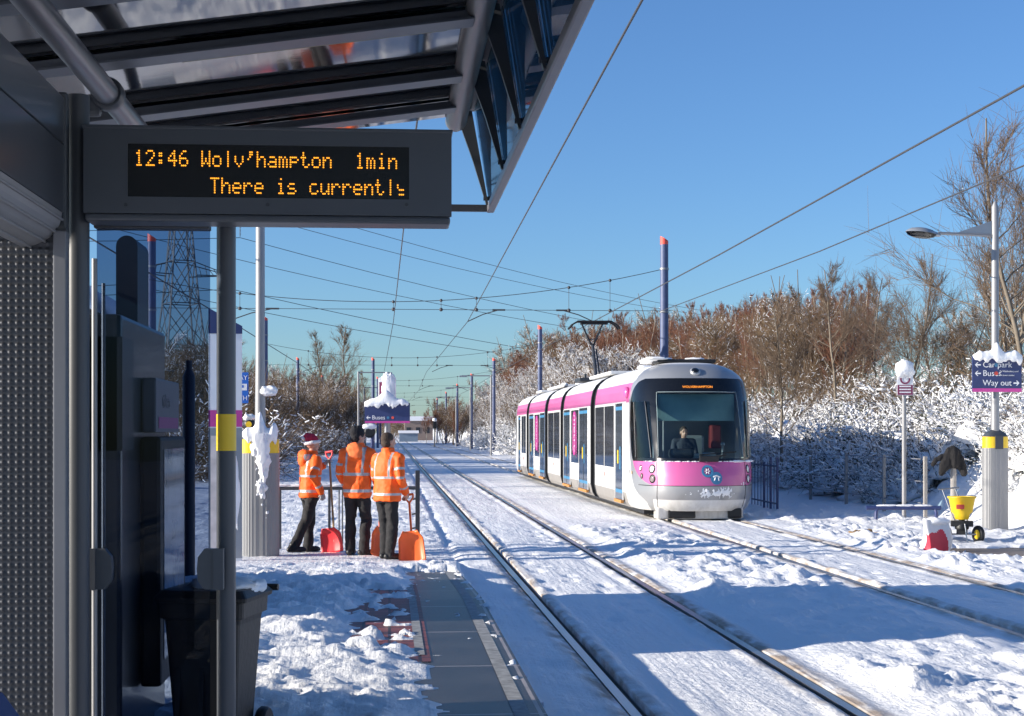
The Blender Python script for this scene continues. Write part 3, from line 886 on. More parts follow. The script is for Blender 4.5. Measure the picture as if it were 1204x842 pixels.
# ------------------------------------------------------------------ wheelie bin
bn = empty('wheelie_bin', (0, 0, 0), 0, 'black wheelie bin with snow on its lid behind the yellow banded post', 'bin')
bc = atY(252, 690, 7.35); bn.location = (bc.x, 7.35, .33)
bw = .37; bh = bc.z-.33
def loft_box(mb, levels, bev=.03, mi=0):
    rings = []
    for (hx, hy, z, cy) in levels:
        ring = []
        for (sx_, sy_) in ((1, 1), (-1, 1), (-1, -1), (1, -1)):
            for k in range(4):
                a = {(1, 1): 0, (-1, 1): 90, (-1, -1): 180, (1, -1): 270}[(sx_, sy_)]+k*30
                ring.append((sx_*(hx-bev)+bev*math.cos(R(a)), cy+sy_*(hy-bev)+bev*math.sin(R(a)), z))
        rings.append(ring)
    n = 16
    vs = [p for r_ in rings for p in r_]
    fs = [(i*n+k, i*n+(k+1) % n, (i+1)*n+(k+1) % n, (i+1)*n+k) for i in range(len(rings)-1) for k in range(n)]
    fs += [tuple(range(n-1, -1, -1)), tuple((len(rings)-1)*n+k for k in range(n))]
    mb.add(vs, fs, mi, False)
mb = MB(); loft_box(mb, [(bw*.38, bw*.40, .06, 0), (bw*.47, bw*.52, bh*.80, 0), (bw*.48, bw*.53, bh*.83, 0), (bw*.53, bw*.57, bh*.84, 0), (bw*.54, bw*.58, bh*.93, 0)])
for k in (-.3, 0, .3): mb.box((k*bw, -bw*.47, bh*.45), (.02, .02, bh*.6), (R(-5), 0, 0))
mb.build('body', black, bn)
mb = MB(); loft_box(mb, [(bw*.58, bw*.62, bh*.935, 0), (bw*.59, bw*.63, bh*.96, 0), (bw*.52, bw*.52, bh*1.0, 0), (bw*.3, bw*.3, bh*1.015, 0)])
mb.build('lid', black, bn)
MB().tube([(-bw*.62, bw*.7, bh*.97), (bw*.62, bw*.7, bh*.97)], .016, 10).box((-.15, bw*.62, bh*.95), (.04, .12, .04)).box((.15, bw*.62, bh*.95), (.04, .12, .04)).build('handle', black, bn)
for s_ in (-1, 1):
    MB().lathe([(.09, -.025), (.1, -.01), (.1, .01), (.09, .025)], 16, (s_*bw*.5, bw*.45, .1), M=Matrix.Rotation(R(90), 4, 'Y')).build('wheel', black, bn)
snow_blob('snow_on_lid', bn, (.04, 0, bh*1.015), (.15, .15, .03), 3)
snow_blob('snow_on_lid', bn, (.16, .05, bh*.995), (.05, .12, .03), 5)
bn.rotation_euler = (0, 0, R(-12))

# ------------------------------------------------------------------ shelter further along the platform (hidden low, its roof shows)
s2 = empty('platform_shelter', (-3.5, 14, .25), 0, 'snow covered shelter roof with a dark rounded fin behind the ticket machine', 'shelter')
Q0 = Vector(s2.location)
rel(MB().box2((-4.7, 12, .2), (-2.55, 16.3, 2.72), 0, .03), 'wall', tmb, s2, Q0)
mb = MB()
prof = [(-4.9, 2.73), (-2.4, 2.73), (-2.4, 2.80), (-2.6, 2.98), (-3.2, 3.05), (-4.9, 3.05)]
vs = [(x, 11.8, z) for x, z in prof]+[(x, 16.5, z) for x, z in prof]; n = len(prof)
mb.add(vs, [tuple(range(n)), tuple(range(2*n-1, n-1, -1))]+[(i, (i+1) % n, (i+1) % n+n, i+n) for i in range(n)])
rel(mb, 'roof', grey_dark, s2, Q0)
Xr, Yr = np.meshgrid(np.linspace(-4.9, -2.38, 24), np.linspace(11.78, 16.5, 50))
Zr = np.interp(Xr, [-4.9, -3.2, -2.6, -2.4], [3.06, 3.06, 2.99, 2.79])+.10*np.clip((-2.36-Xr)*6, 0, 1)*(.6+.6*fbm(Xr*2, Yr*1.5, 9))
o = grid_mesh('roof_snow', Xr-Q0.x, Yr-Q0.y, Zr-Q0.z, snow_ob); o.parent = s2
f0 = atY(156, 375, 13.5)
w_ = 24/FX*13.5
poly = [(-w_/2, -.5)]+[(-w_/2*math.cos(R(a)), .55+w_/2*math.sin(R(a))) for a in range(0, 181, 15)]+[(w_/2, -.5)]
mb = MB().prism(poly[::-1], -.3, .3, Matrix.Translation((f0.x, 13.5, f0.z+.03)) @ Matrix.Rotation(R(90), 4, 'X'))
rel(mb, 'fin', mat('fin_black', (.02, .022, .026), .4), s2, Q0)

# ------------------------------------------------------------------ dark post and totem seen through the screen
p_ = gnd(222, 690, .2)
o = MB().tube([(0, 0, -.2), (0, 0, 2.25), (0, 0, 2.33)], [.065, .065, .03], 16).tube([(0, 0, 2.28), (0, 0, 2.42)], .035, 12).build('slim_post', mat('slim_post_paint', (.014, .018, .036), .45))
o.location = (p_.x, p_.y, .15); tag(o, 'plain dark navy post on the snow seen through the glass screen', 'post')
tt = gnd(265, 662, 0.0)
to = empty('information_totem', (tt.x, tt.y, 0), R(6), 'tall white totem with navy cap and magenta foot behind the yellow banded post', 'totem')
k = tt.y/FX
hT = (662-366)*k
wT = 38*k
mb = MB().box2((-wT/2, -.06, 0), (wT/2, .06, hT*.93), 0, .01); mb.build('body', white_s, to)
mb = MB().prism([(-wT/2-.004, hT*.90), (wT/2+.004, hT*.90), (wT/2+.004, hT*.93), (-wT/2-.004, hT)], -.07, .07, Matrix.Rotation(R(90), 4, 'X')); mb.build('cap', navy, to)
MB().box2((-wT/2-.003, -.065, hT*.535), (wT/2+.003, .065, hT*.60)).build('magenta_band', pink_s, to)
MB().box2((-wT/2-.003, -.065, hT*.02), (wT/2+.003, .065, hT*.53)).build('lower_panel', grey_light, to)
snow_blob('snow_stuck', to, (.06, -.05, hT*.3), (.14, .03, .6), 8)
MB().box2((-wT/2+.03, -.07, hT*.06), (wT/2-.1, -.066, hT*.5)).build('poster', mat('totem_poster', (.62, .55, .52), .4, var=.5, scale=5), to)

# ================================================================== lamp posts, signs, street furniture
grv = mat('grooved_base', (0.25, 0.25, 0.255), 0.5, 0.3, var=.1, scale=2)
def lamp_post(loc, rz, label, w=.46, hb=1.74, arm_dir=1, arm=1.45):
    root = empty('lamp_post', loc, rz, label, 'lamp post', 'silver lamp posts with wide ribbed bases')
    # ribbed base casing: two rounded ends and a flat middle
    mb = MB()
    n = 72; ring = []
    for k in range(n):
        a = 2*math.pi*k/n
        x = (w/2)*math.copysign(abs(math.cos(a))**.7, math.cos(a)); y = (w*.33)*math.copysign(abs(math.sin(a))**.7, math.sin(a))
        rr = 1+(.022 if k % 2 else 0)
        ring.append((x*rr, y*rr))
    mb.prism(ring, 0, hb*.86)
    mb.build('base_casing', grv, root)
    b = MB(); b.prism([(x*1.012, y*1.012) for x, y in ring[::2]], hb*.86, hb*.965); b.prism([(x*.99, y*.99) for x, y in ring[::2]], hb*.965, hb*.975)
    bb = b.build('yellow_band', yellow, root)
    MB().box2((-.075, -w*.34-.012, hb*.85), (.075, w*.34+.012, hb*.985)).build('joint_plate', grey_dark, root)
    t = MB()
    for (rr, zz) in ((1, .975), (.8, 1.0), (.45, 1.03)): pass
    lv = [[(x*s_, y*s_, hb*z_) for x, y in ring[::2]] for s_, z_ in ((1, .975), (.82, 1.01), (.35, 1.045))]
    m_ = len(lv[0]); vs = [p for l in lv for p in l]
    t.add(vs, [(i*m_+k, i*m_+(k+1) % m_, (i+1)*m_+(k+1) % m_, (i+1)*m_+k) for i in range(2) for k in range(m_)]+[tuple(2*m_+k for k in range(m_))])
    t.build('base_cap', grey_paint, root)
    zt = 6.0
    MB().tube([(0, 0, 0), (0, 0, 1.9), (0, 0, 3.0), (0, 0, zt-.1), (0.0, 0, zt)], [.078, .078, .068, .064, .02], 20).build('pole', galv, root)
    za = zt-.62
    s_ = arm_dir
    MB().tube([(0, 0, za), (s_*(arm-.35), 0, za+.02)], .028, 12).build('arm', galv, root)
    poly = [(s_*.06, za+.03), (s_*.06, za+.27), (s_*.75, za+.035)]
    if s_ > 0: poly = poly[::-1]
    MB().prism(poly, -.008, .008, Matrix.Rotation(R(90), 4, 'X')).build('arm_bracket', grey_light, root)
    hd = MB(); 
    prof = [(.0, .10), (.09, .095), (.17, .07), (.22, .03), (.235, 0)]
    hd.lathe(prof[::-1], 24, (0, 0, 0), sx=1.25, sy=.9)
    hd.tube([(-s_*.24, 0, .02), (-s_*.36, 0, .01)], [.05, .03], 10)
    h = hd.build('lamp_head', grey_light, root); h.location = (s_*(arm-.02), 0, za+.01); h.rotation_euler = (0, s_*R(-6), 0)
    lg = MB().lathe([(.12, -.075), (.2, -.04), (.225, 0)], 24, (0, 0, -.002), sx=1.25, sy=.9).build('diffuser', glass('lamp_diffuser', (.7, .7, .7), .6, .15), h)
    return root
q = gnd(1170, 626)
lampR = lamp_post((q.x, q.y, 0), R(6), 'silver lamp post with yellow banded base beside the way out sign, right side', w=.45, hb=1.78, arm_dir=-1)
q2 = gnd(306, 655)
lampL = lamp_post((q2.x, q2.y, 0), R(0), 'silver lamp post with snow plastered base, left of the red hatted worker', w=.54, hb=1.76, arm_dir=-1)
snow_crust('snow_plastered', lampL, -.24, .24, .15, 1.80, lambda x: -.54*.335*(1-abs(x/.27)**3*.5), lambda u, v: np.clip(1.15-np.abs(u-.50-.22*(1-v))*2.6, 0, 1)*np.clip(v*1.25-.10, 0, .95), 4, .10)
snow_ridge('snow_cap', lampL, (.0, -.05, 1.80), .50, .32, .09, .25, 5, bumps=((.0, .06, .22), (.22, .05, .10)))
snow_blob('snow_on_bracket', lampL, (.13, -.05, 2.42), (.12, .06, .07), 7, 36)
# far lamp posts, plain with arms
for (x_, y_) in ((7.6, 118), (7.7, 150), (8.0, 190), (-2.2, 112), (-2.4, 150)):
    r_ = empty('street_lamp', (x_, y_, 0), 0, 'slim far lamp post with a level arm '+('right of the tracks' if x_ > 0 else 'left of the tracks')+' at %s distance' % ('middle' if y_ < 130 else ('long' if y_ < 170 else 'greatest')), 'street lamp', 'slim lamp posts along the line')
    MB().tube([(0, 0, 0), (0, 0, 6.1)], .07, 8).build('pole', galv, r_)
    s_ = -1 if x_ > 0 else 1
    MB().box2((0, -.05, 6.0), (s_*2.2, .05, 6.08)).build('arm', galv, r_)
    MB().bbox((s_*2.1, 0, 6.0), (.6, .25, .12), .04).build('lamp_head', grey_light, r_)

# direction signs with snow on top
def dir_sign(root, x0, x1, z0, z1, y, lines, cy_=0, snow_h=.14, full=True):
    o = MB().box2((x0, y-.015, z0), (x1, y+.015, z1), 0, .004).build('sign_panel', navy, root)
    s_ = MB().box2((x0+.001, y-.0175, z0), (x1-.001, y-.0155, z0+(z1-z0)*.10)).build('magenta_stripe', pink_s, root)
    for (t, px_, pz_, sz, al) in lines:
        text(t, sz, root, (px_, y-.019, pz_), m=white_s, align=al)
    return o
def arrow(root, x, z, y, s_, d):
    mb = MB()
    pts = [(-.5, 0), (-.1, .42), (.08, .42), (-.2, .11), (.5, .11), (.5, -.11), (-.2, -.11), (.08, -.42), (-.1, -.42)]
    pts = [(a*s_*d, b*s_) for a, b in pts]
    if d < 0: pts = pts[::-1]
    mb.prism(pts[::-1], -.001, .001, Matrix.Translation((x, y-.019, z)) @ Matrix.Rotation(R(90), 4, 'X'))
    return mb.build('arrow', white_s, root)
def disc(root, x, z, y, r, m, name='roundel', r2=0):
    mb = MB(); n = 24
    Mx = Matrix.Translation((x, y, z)) @ Matrix.Rotation(R(90), 4, 'X')
    if r2:
        vs = []; fs = []
        for zz in (0, .003):
            for rr in (r2, r):
                vs += [Mx @ Vector((rr*math.cos(2*math.pi*k/n), rr*math.sin(2*math.pi*k/n), zz)) for k in range(n)]
        for k in range(n):
            j = (k+1) % n
            fs += [(k, j, n+j, n+k), (2*n+k, 3*n+k, 3*n+j, 2*n+j), (n+k, n+j, 3*n+j, 3*n+k), (k, 2*n+k, 2*n+j, j)]
        mb.add(vs, fs)
    else:
        mb.prism([(r*math.cos(2*math.pi*k/n), r*math.sin(2*math.pi*k/n)) for k in range(n)], 0, .003, Mx)
    return mb.build(name, m, root)
# way-out sign mounted on the right lamp post
a = atY(1143, 419, q.y-.12); b = atY(1201, 461, q.y-.12)
ws = empty('direction_sign', (a.x, a.y, 0), 0, 'navy way out and car park sign capped with snow on the right lamp post', 'sign')
W = b.x-a.x; Z0, Z1 = b.z, a.z; h_ = Z1-Z0
dir_sign(ws, 0, W, Z0, Z1, 0, [('Car park', .19, Z1-h_*.24, .15, 'LEFT'), ('Buses', .19, Z1-h_*.48, .15, 'LEFT'), ('Way out', W-.19, Z1-h_*.75, .15, 'RIGHT'),
    ('To Wednesbury and', .50, Z1-h_*.42, .042, 'LEFT'), ('the town centre', .50, Z1-h_*.53, .042, 'LEFT')])
arrow(ws, .1, Z1-h_*.24, 0, .11, 1); arrow(ws, .1, Z1-h_*.48, 0, .11, 1); arrow(ws, W-.1, Z1-h_*.75, 0, .11, -1)
disc(ws, .44*1.0, Z1-h_*.48, -.017, .035, red_cap, 'red_dot'); disc(ws, .44, Z1-h_*.24, -.017, .035, cyan, 'blue_dot')
MB().box2((W*.42, .016, Z0+.1), (W*.42+.12, .2, Z0+.14)).box2((W*.42, .016, Z1-.14), (W*.42+.12, .2, Z1-.1)).build('bracket', grey_paint, ws)
snow_ridge('snow_cap', ws, (W*.5, -.03, Z1+.0), W*.96, .17, .10, .16, 22, bumps=((-.02, .07, .16),))

# small camera notice on a slim pole
q = gnd(1063, 612)
root = empty('notice_post', (q.x, q.y, 0), 0, 'slim grey pole with a small white and plum notice under a snow cap', 'sign post')
kk = q.y/FX
zb = 1.82+(508-464)*kk; ztp = 1.82+(508-440)*kk
MB().tube([(0, 0, -.1), (0, 0, ztp)], .045, 14).build('pole', galv, root)
w_ = 20*kk
MB().box2((-w_/2, -.065, zb), (w_/2, -.05, ztp+.12), 0, .004).build('notice_panel', white_s, root)
plum = mat('plum_sign', (.20, .03, .09), .5)
MB().box2((-w_/2+.01, -.068, zb+.01), (w_/2-.01, -.0655, zb+(ztp-zb)*.52)).build('plum_panel', plum, root)
for k in range(3):
    MB().box2((-w_/2+.05, -.071, zb+.05+k*.06), (w_/2-.05, -.069, zb+.075+k*.06)).build('text_bar', white_s, root)
disc(root, 0, zb+(ztp-zb)*.82, -.07, .11, plum, 'camera_ring', .075)
snow_blob('snow_cap', root, (0, -.04, ztp+.13), (w_*.52, .14, .17), 31)

# blue hoop barrier
a = gnd(1027, 618); b = gnd(1104, 618)
root = empty('hoop_barrier', ((a.x+b.x)/2, (a.y+b.y)/2, 0), math.atan2(b.y-a.y, b.x-a.x), 'low dark blue tubular hoop barrier on the right platform', 'barrier')
L2 = (b-a).length/2; zt = 1.82-(601-508)*a.y/FX+.03
MB().tube([(-L2+.05, 0, -.1), (-L2+.05, 0, zt-.1), (-L2+.07, 0, zt-.02), (-L2-.1, 0, zt)], .035, 12).build('leg', navy, root)
MB().tube([(L2-.05, 0, -.1), (L2-.05, 0, zt-.1), (L2-.07, 0, zt-.02), (L2-.02, 0, zt)], .035, 12).build('leg', navy, root)
MB().tube([(-L2-.14, 0, zt), (L2+.04, 0, zt)], .04, 12).build('top_rail', navy, root)
for i in range(3): snow_blob('snow_on_rail', root, (-L2*.6+i*L2*.55, 0, zt+.045), (L2*.28, .035, .02), 40+i)

# grey wire fence along the foot of the bank
fp = [gnd(951, 606), gnd(998, 606), gnd(1054, 605), gnd(1123, 592)]
fx = 10.95
root = empty('wire_fence', (fx, 32, 0), 0, 'low grey post and wire fence at the foot of the snowy bank', 'fence')
fpts = [(11.0, 40.5), (10.98, 37.2), (10.95, 34.2), (10.95, 31.5)]
for (x_, y_) in fpts:
    MB().box2((x_-fx-.035, y_-32-.035, -.1), (x_-fx+.035, y_-32+.035, 1.32), 0, .006).build('post', galv if y_ < 30 else conc, root)
for z_ in (.35, .8, 1.26):
    MB().tube([(x_-fx, y_-32-.04, z_) for x_, y_ in fpts], .012, 6).build('wire', galv, root)
# black bar fence beside the tram nose
root = empty('bar_fence', (10.6, 43, 0), 0, 'dark vertical bar fence just right of the tram nose', 'fence')
n_ = 0
A_ = gnd(884, 596); B_ = gnd(914, 603)
for i in range(9):
    p = A_.lerp(B_, i/8)
    thick = .045 if i in (4, 6, 8) else .016
    hh_ = 1.25 if i in (6, 8) else 1.12
    MB().box2((p.x-10.6-thick/2, p.y-43-thick/2, -.1), (p.x-10.6+thick/2, p.y-43+thick/2, hh_)).build('post' if thick > .03 else 'bar', navy, root)
for z_ in (.2, 1.05):
    MB().tube([(A_.x-10.6, A_.y-43, z_), (B_.x-10.6, B_.y-43, z_)], .02, 6).build('rail', navy, root)

# black coat hung over a short post
q = gnd(1121, 615)
root = MB().tube([(0, 0, -.1), (0, 0, 1.42)], .06, 14).build('fence_post', conc)
root.location = (q.x, q.y, 0); tag(root, 'round grey post wearing the black coat behind the yellow spreader', 'post')
coat = mat('black_cloth', (.012, .011, .012), .9, bump=.6, bscale=14)
def cap_(mb, a, b, ra, rb):
    a, b = Vector(a), Vector(b); N = 7
    pts = [a.lerp(b, k/(N-1)) for k in range(N)]
    mb.tube([a-(b-a).normalized()*ra*.6]+pts+[b+(b-a).normalized()*rb*.6], [ra*.5]+[ra+(rb-ra)*k/(N-1) for k in range(N)]+[rb*.5], 12, squash=(1, .6, 1))
mb = MB()
cap_(mb, (0, -.02, 1.48), (0, -.05, 1.42), .11, .13)
cap_(mb, (-.06, -.05, 1.45), (-.17, -.07, 1.13), .11, .13); cap_(mb, (-.17, -.07, 1.2), (-.25, -.05, .98), .10, .07)
cap_(mb, (.05, -.04, 1.44), (.16, -.06, 1.12), .10, .12); cap_(mb, (.12, -.06, 1.3), (.21, -.08, .98), .10, .08)
cap_(mb, (-.1, -.06, 1.38), (-.34, -.05, 1.28), .07, .05); cap_(mb, (-.34, -.05, 1.28), (-.42, -.04, 1.16), .05, .04)
cap_(mb, (0, -.08, 1.4), (0, -.10, 1.16), .12, .10)
o = mb.build('tmpcoat', coat)
md = o.modifiers.new('r', 'REMESH'); md.mode = 'VOXEL'; md.voxel_size = .014; md.use_smooth_shade = True
dg = bpy.context.evaluated_depsgraph_get(); me = bpy.data.meshes.new_from_object(o.evaluated_get(dg)); bpy.data.objects.remove(o)
for v in me.vertices:
    k = .045*(float(fbm(np.array(v.co.x*14), np.array(v.co.z*5), 3, 3))-.5); v.co += v.normal*k
o = new_obj('black_coat', me)
o.location = (q.x-.02, q.y, .0); tag(o, 'black coat draped over a short post by the snowy bank', 'coat')

# salt spreader
q = gnd(1131, 640)
sp = empty('salt_spreader', (q.x, q.y, .02), R(-20), 'yellow hopper push spreader on two black wheels beside the red bag', 'spreader')
hop = MB().lathe([(.07, .42), (.105, .43), (.125, .52), (.165, .56), (.205, .80), (.225, .81), (.225, .84), (.20, .84), (.15, .6)], 24, sx=1.15, sy=.85); hop.build('hopper', yellow, sp)
MB().box2((-.1, -.2, .62), (.04, -.185, .7)).build('warning_label', red_cap, sp).rotation_euler = (R(0), 0, 0)
MB().box2((-.2, -.10, .30), (.2, .10, .40), 0, .01).lathe([(.12, .25), (.13, .30), (.05, .42)], 16).box2((-.1, -.05, .16), (.1, .05, .3)).build('gearbox', black, sp)
for s_ in (-1, 1):
    wh = MB().lathe([(.09, -.03), (.145, -.04), (.16, -.02), (.16, .02), (.145, .04), (.09, .03)], 22, (0, 0, 0), M=Matrix.Rotation(R(90), 4, 'Y')).build('wheel', black, sp)
    wh.location = (s_*.29, 0, .16); wh.rotation_euler = (0, 0, R(35))
    MB().lathe([(.085, -.034), (.09, 0), (.085, .034)], 18, M=Matrix.Rotation(R(90), 4, 'Y')).build('rim', yellow, wh)
MB().tube([(-.30, 0, .16), (.30, 0, .16)], .015, 8).build('axle', steel, sp)
MB().tube([(-.12, .05, .35), (-.35, .45, .95)], .014, 8).tube([(.12, .05, .35), (-.12, .5, .97)], .014, 8).tube([(-.42, .42, .95), (-.05, .52, .98)], .016, 8).build('push_handle', steel, sp)
MB().tube([(.05, -.12, .35), (.1, -.2, 0)], .012, 8).build('stand', steel, sp)
sp.scale = (.88, .88, .9)
# salt bag
q = gnd(1099, 650)
mb = MB()
nu, nv = 72, 36; vs = []; fs = []
for j in range(nv+1):
    t = j/nv
    for i in range(nu):
        a_ = 2*math.pi*i/nu
        w1 = .19+.03*math.sin(3*a_+t*4)-.03*t; d1 = .13+.03*math.cos(2*a_)-.05*t**3
        c_, s__ = math.cos(a_), math.sin(a_)
        vs.append((w1*math.copysign(abs(c_)**.7, c_)+.02*math.sin(t*5), d1*math.copysign(abs(s__)**.7, s__), t*.40+.03*math.sin(2*a_+1)*t))
for j in range(nv):
    for i in range(nu):
        a_ = j*nu+i; b_ = j*nu+(i+1) % nu
        fs.append((a_, b_, b_+nu, a_+nu))
mb.add(vs, fs, 0, True); mb.add(vs[-nu:], [tuple(range(nu))])
for k_, f_ in enumerate(mb.f):
    if len(f_) == 4:
        c_ = sum((Vector(mb.v[i]) for i in f_), Vector())/4
        if c_.y < 0 and .04 < c_.z < .30-.9*(c_.x+.02)**2*6+.03*math.sin(c_.x*30) and abs(c_.x+.02) < .155: mb.m[k_] = 1
o = mb.build('salt_bag', [bagm, bagr]); o.location = (q.x, q.y, -.01); o.rotation_euler = (0, R(4), R(10)); o.scale = (1.15, 1.15, 1.2)
tag(o, 'white sack with red print standing in the snow left of the spreader', 'bag')
s_ = snow_blob('snow_on_bag', o, (0, 0, .40), (.15, .09, .05), 51)
# lumps of broken slab / grit spill
q = gnd(1018, 633)
mb = MB()
rng = random.Random(8)
for k in range(7):
    mb.bbox((rng.uniform(-.2, .25), rng.uniform(-.3, .3), .05+rng.uniform(0, .05)), (.22, .12, .07), .02, rot=(rng.uniform(-.4, .4), rng.uniform(-.4, .4), rng.uniform(0, 3)))
o = mb.build('grit_heap', brown_s); o.location = (q.x, q.y, 0); tag(o, 'heap of tan icy grit lumps left of the hoop barrier', 'heap', None, None)

# ---- left side: blue direction sign, crossing light, handrail
q = atY(285, 456, 24.2); 
root = empty('blue_sign', (q.x, 24.2, 0), 0, 'small bright blue sign with tram symbol beside the left lamp post', 'sign')
k_ = 24.2/FX; blu = mat('sign_blue', (.02, .13, .52), .4)
MB().box2((-.22, -.01, q.z-.235), (7*k_, .01, q.z+.235), 0, .003).build('sign_panel', blu, root)
MB().box2((-.05-.2, .011, 0), (-.2, .06, q.z+.1)).build('pole', galv, root)
text('WAY', .10, root, (6*k_, -.012, q.z+.15), align='RIGHT'); text('TH', .10, root, (6*k_, -.012, q.z-.16), align='RIGHT')
MB().box2((-.12, -.013, q.z-.04), (.07, -.011, q.z+.06)).build('tram_symbol', white_s, root)
MB().box2((-.10, -.0145, q.z+.0), (-.05, -.0132, q.z+.04)).box2((-.03, -.0145, q.z+.0), (.02, -.0132, q.z+.04)).build('symbol_window', blu, root)
q = atY(293, 499, 23.6)
root = empty('warning_light', (q.x, 23.6, 0), 0, 'small amber warning light on a stub in front of the left lamp base', 'light')
MB().tube([(0, 0, 0), (0, 0, q.z-.1)], .02, 8).build('stub', black, root)
MB().lathe([(.02, -.1), (.085, -.03), (.085, .05), (.04, .08)], 16, (0, 0, q.z)).build('lamp_housing', black, root)
disc(root, 0, q.z, -.09, .045, yellow, 'lens')
snow_blob('snow_cap', root, (0, 0, q.z+.1), (.08, .08, .05), 60)

# handrail
yH = 21.9*1.12
a = gnd(326, 640); 
hx0 = atY(326, 575, yH).x; hx1 = atY(491, 572, yH).x; zh = atY(400, 574, yH).z
root = empty('handrail', (hx0, yH, 0), 0, 'dark handrail with snow on its bar behind the three workers', 'railing')
L = hx1-hx0
MB().tube([(-.6, 0, zh), (L-.03, 0, zh)], .03, 10).build('top_bar', grey_paint, root)
MB().box2((L-.035, -.035, -.1), (L+.035, .035, atY(490, 553, yH).z), 0, .008).build('end_post', grey_dark, root)
for z_ in (zh, .78, .55, .33, .12):
    MB().tube([(L-.03, 0, z_), (L-.09, -.02, z_-.01)], .014, 6).build('peg', grey_dark, root)
for f_ in (.02, .37, .62):
    MB().box2((L*f_-.02, -.02, -.1), (L*f_+.02, .02, zh)).build('post', grey_paint, root)
for f_ in (.43, .455, .48):
    MB().tube([(L*f_, .6, -.1), (L*f_, .6, zh-.05+.1*f_)], .012, 6).build('thin_bar', grey_dark, root)
MB().tube([(-.6, .6, zh), (L*.5, .6, zh), (L*.5, 0, zh)], .02, 8).build('return_bar', grey_dark, root)
for i in range(7):
    snow_blob('snow_on_bar', root, (-.3+i*.32, 0, zh+.04), (.19, .035, .022), 70+i)

# "Buses" sign in mid distance + plum board behind it
yS = 41.0
a = atY(429, 481, yS); b = atY(482, 497.5, yS)
cx_ = atY(454.5, 0, yS).x
root = empty('direction_sign', (cx_, yS, 0), 0, 'navy buses sign half buried under snow, behind the workers', 'sign')
W = b.x-a.x; x0 = a.x-cx_; x1 = b.x-cx_; Zt, Zb = a.z+.16, b.z
dir_sign(root, x0, x1, Zb, Zt, 0, [('Buses', x0+.18, Zb+.14, .15, 'LEFT')])
arrow(root, x0+.09, Zb+.14, 0, .11, 1)
disc(root, x0+.72, Zb+.14, -.017, .035, red_cap, 'red_dot'); disc(root, x0+.6, Zb+.14, -.017, .035, cyan, 'blue_dot')
MB().tube([(0, .07, -.2), (0, .07, Zt+.3)], .055, 14).build('pole', galv, root)
snow_ridge('snow_cap', root, (.0, -.04, Zt+.0), W*.98, .24, .10, .22, 31, bumps=((.0, .2, .22),))
a = atY(445, 444, yS+.6); b = atY(465.5, 476, yS+.6)
root = empty('notice_board', ((a.x+b.x)/2, yS+.6, 0), 0, 'tall narrow white and plum board plastered with snow above the buses sign', 'sign')
w_ = (b.x-a.x)
MB().box2((-w_/2, -.03, b.z-.1), (w_/2, .03, a.z), 0, .02).build('board', white_s, root)
MB().box2((-w_/2+.02, -.034, b.z), (-w_/2+.2, -.031, a.z-.12)).build('plum_panel', plum, root)
MB().tube([(.05, 0.08, 0), (.05, .08, b.z)], .04, 10).build('pole', galv, root)
snow_blob('snow_plastered', root, (.05, -.06, (a.z+b.z)/2-.02), (.17, .09, .46), 90, 36)
snow_blob('snow_plastered', root, (.02, -.03, a.z+.0), (.15, .09, .1), 91)
# round signal head
yG = 58.0
c = atY(434.5, 508, yG)
root = empty('tram_signal', (c.x, yG, 0), 0, 'black round tram signal with snow on its hood behind the tall worker', 'signal')
MB().tube([(.1, .1, -.1), (.1, .1, c.z+.1)], .06, 12).build('pole', navy, root)
MB().lathe([(.21, -.05), (.22, .05), (.15, .1)], 24, (0, 0, c.z), M=Matrix.Rotation(R(90), 4, 'X')).build('head', black, root)
disc(root, 0, c.z, -.06, .15, grey_dark, 'lens', .0)
MB().box2((-.12, -.075, c.z-.02), (.12, -.065, c.z+.02)).build('bar_light', white_s, root)
snow_blob('snow_cap', root, (0, -.03, c.z+.2), (.24, .12, .1), 92)
# far signal between tracks
c = gnd(511, 526)
root = empty('tram_signal', (c.x, c.y, 0), 0, 'far signal on a thin post between the two tracks', 'signal')
MB().tube([(0, 0, 0), (0, 0, 2.6)], .07, 8).build('pole', grey_dark, root)
MB().bbox((0, 0, 2.7), (.45, .3, .9), .1).build('head', black, root)
snow_blob('snow_cap', root, (0, 0, 3.25), (.25, .2, .2), 93)
# snowy picnic bench to the left
c = gnd(386, 534)
root = empty('picnic_table', (c.x, c.y, 0), 0, 'small table with a snow covered top on the left verge', 'table')
k_ = c.y/FX
w_ = 26*k_
MB().bbox((0, 0, 12*k_), (w_, 1.0, .06), .01).build('table_top', grey_dark, root)
for s_ in (-1, 1): MB().box2((s_*w_*.35-.05, -.3, 0), (s_*w_*.35+.05, .3, 11.5*k_)).build('leg', grey_dark, root)
snow_blob('snow_on_top', root, (0, 0, 12.6*k_), (w_*.5, .5, .12), 94, flat=.7)

# ================================================================== overhead line
def ohl_pole(x, y, label, h=8.0):
    root = empty('overhead_line_mast', (x, y, 0), 0, label, 'mast', 'blue overhead line masts')
    r0 = .135
    MB().tube([(0, 0, -.2), (0, 0, h*.55), (0, 0, h-.28)], [r0*1.05, r0, r0*.95], 16).build('mast_tube', pole_blue, root)
    n = 16; r = r0*.96
    vs = [(r*math.cos(2*math.pi*k/n), r*math.sin(2*math.pi*k/n), h-.28) for k in range(n)]+[(r*math.cos(2*math.pi*k/n), r*math.sin(2*math.pi*k/n), h-.02-.16*(1+math.cos(2*math.pi*k/n))*.5) for k in range(n)]
    MB().add(vs, [(k, (k+1) % n, (k+1) % n+n, k+n) for k in range(n)]+[tuple(n+k for k in range(n))]).build('red_cap', red_cap, root)
    for z_ in (5.6, 6.95):
        MB().lathe([(r0+.012, z_-.03), (r0+.012, z_+.03)], 16).build('clamp_band', galv, root)
    return root
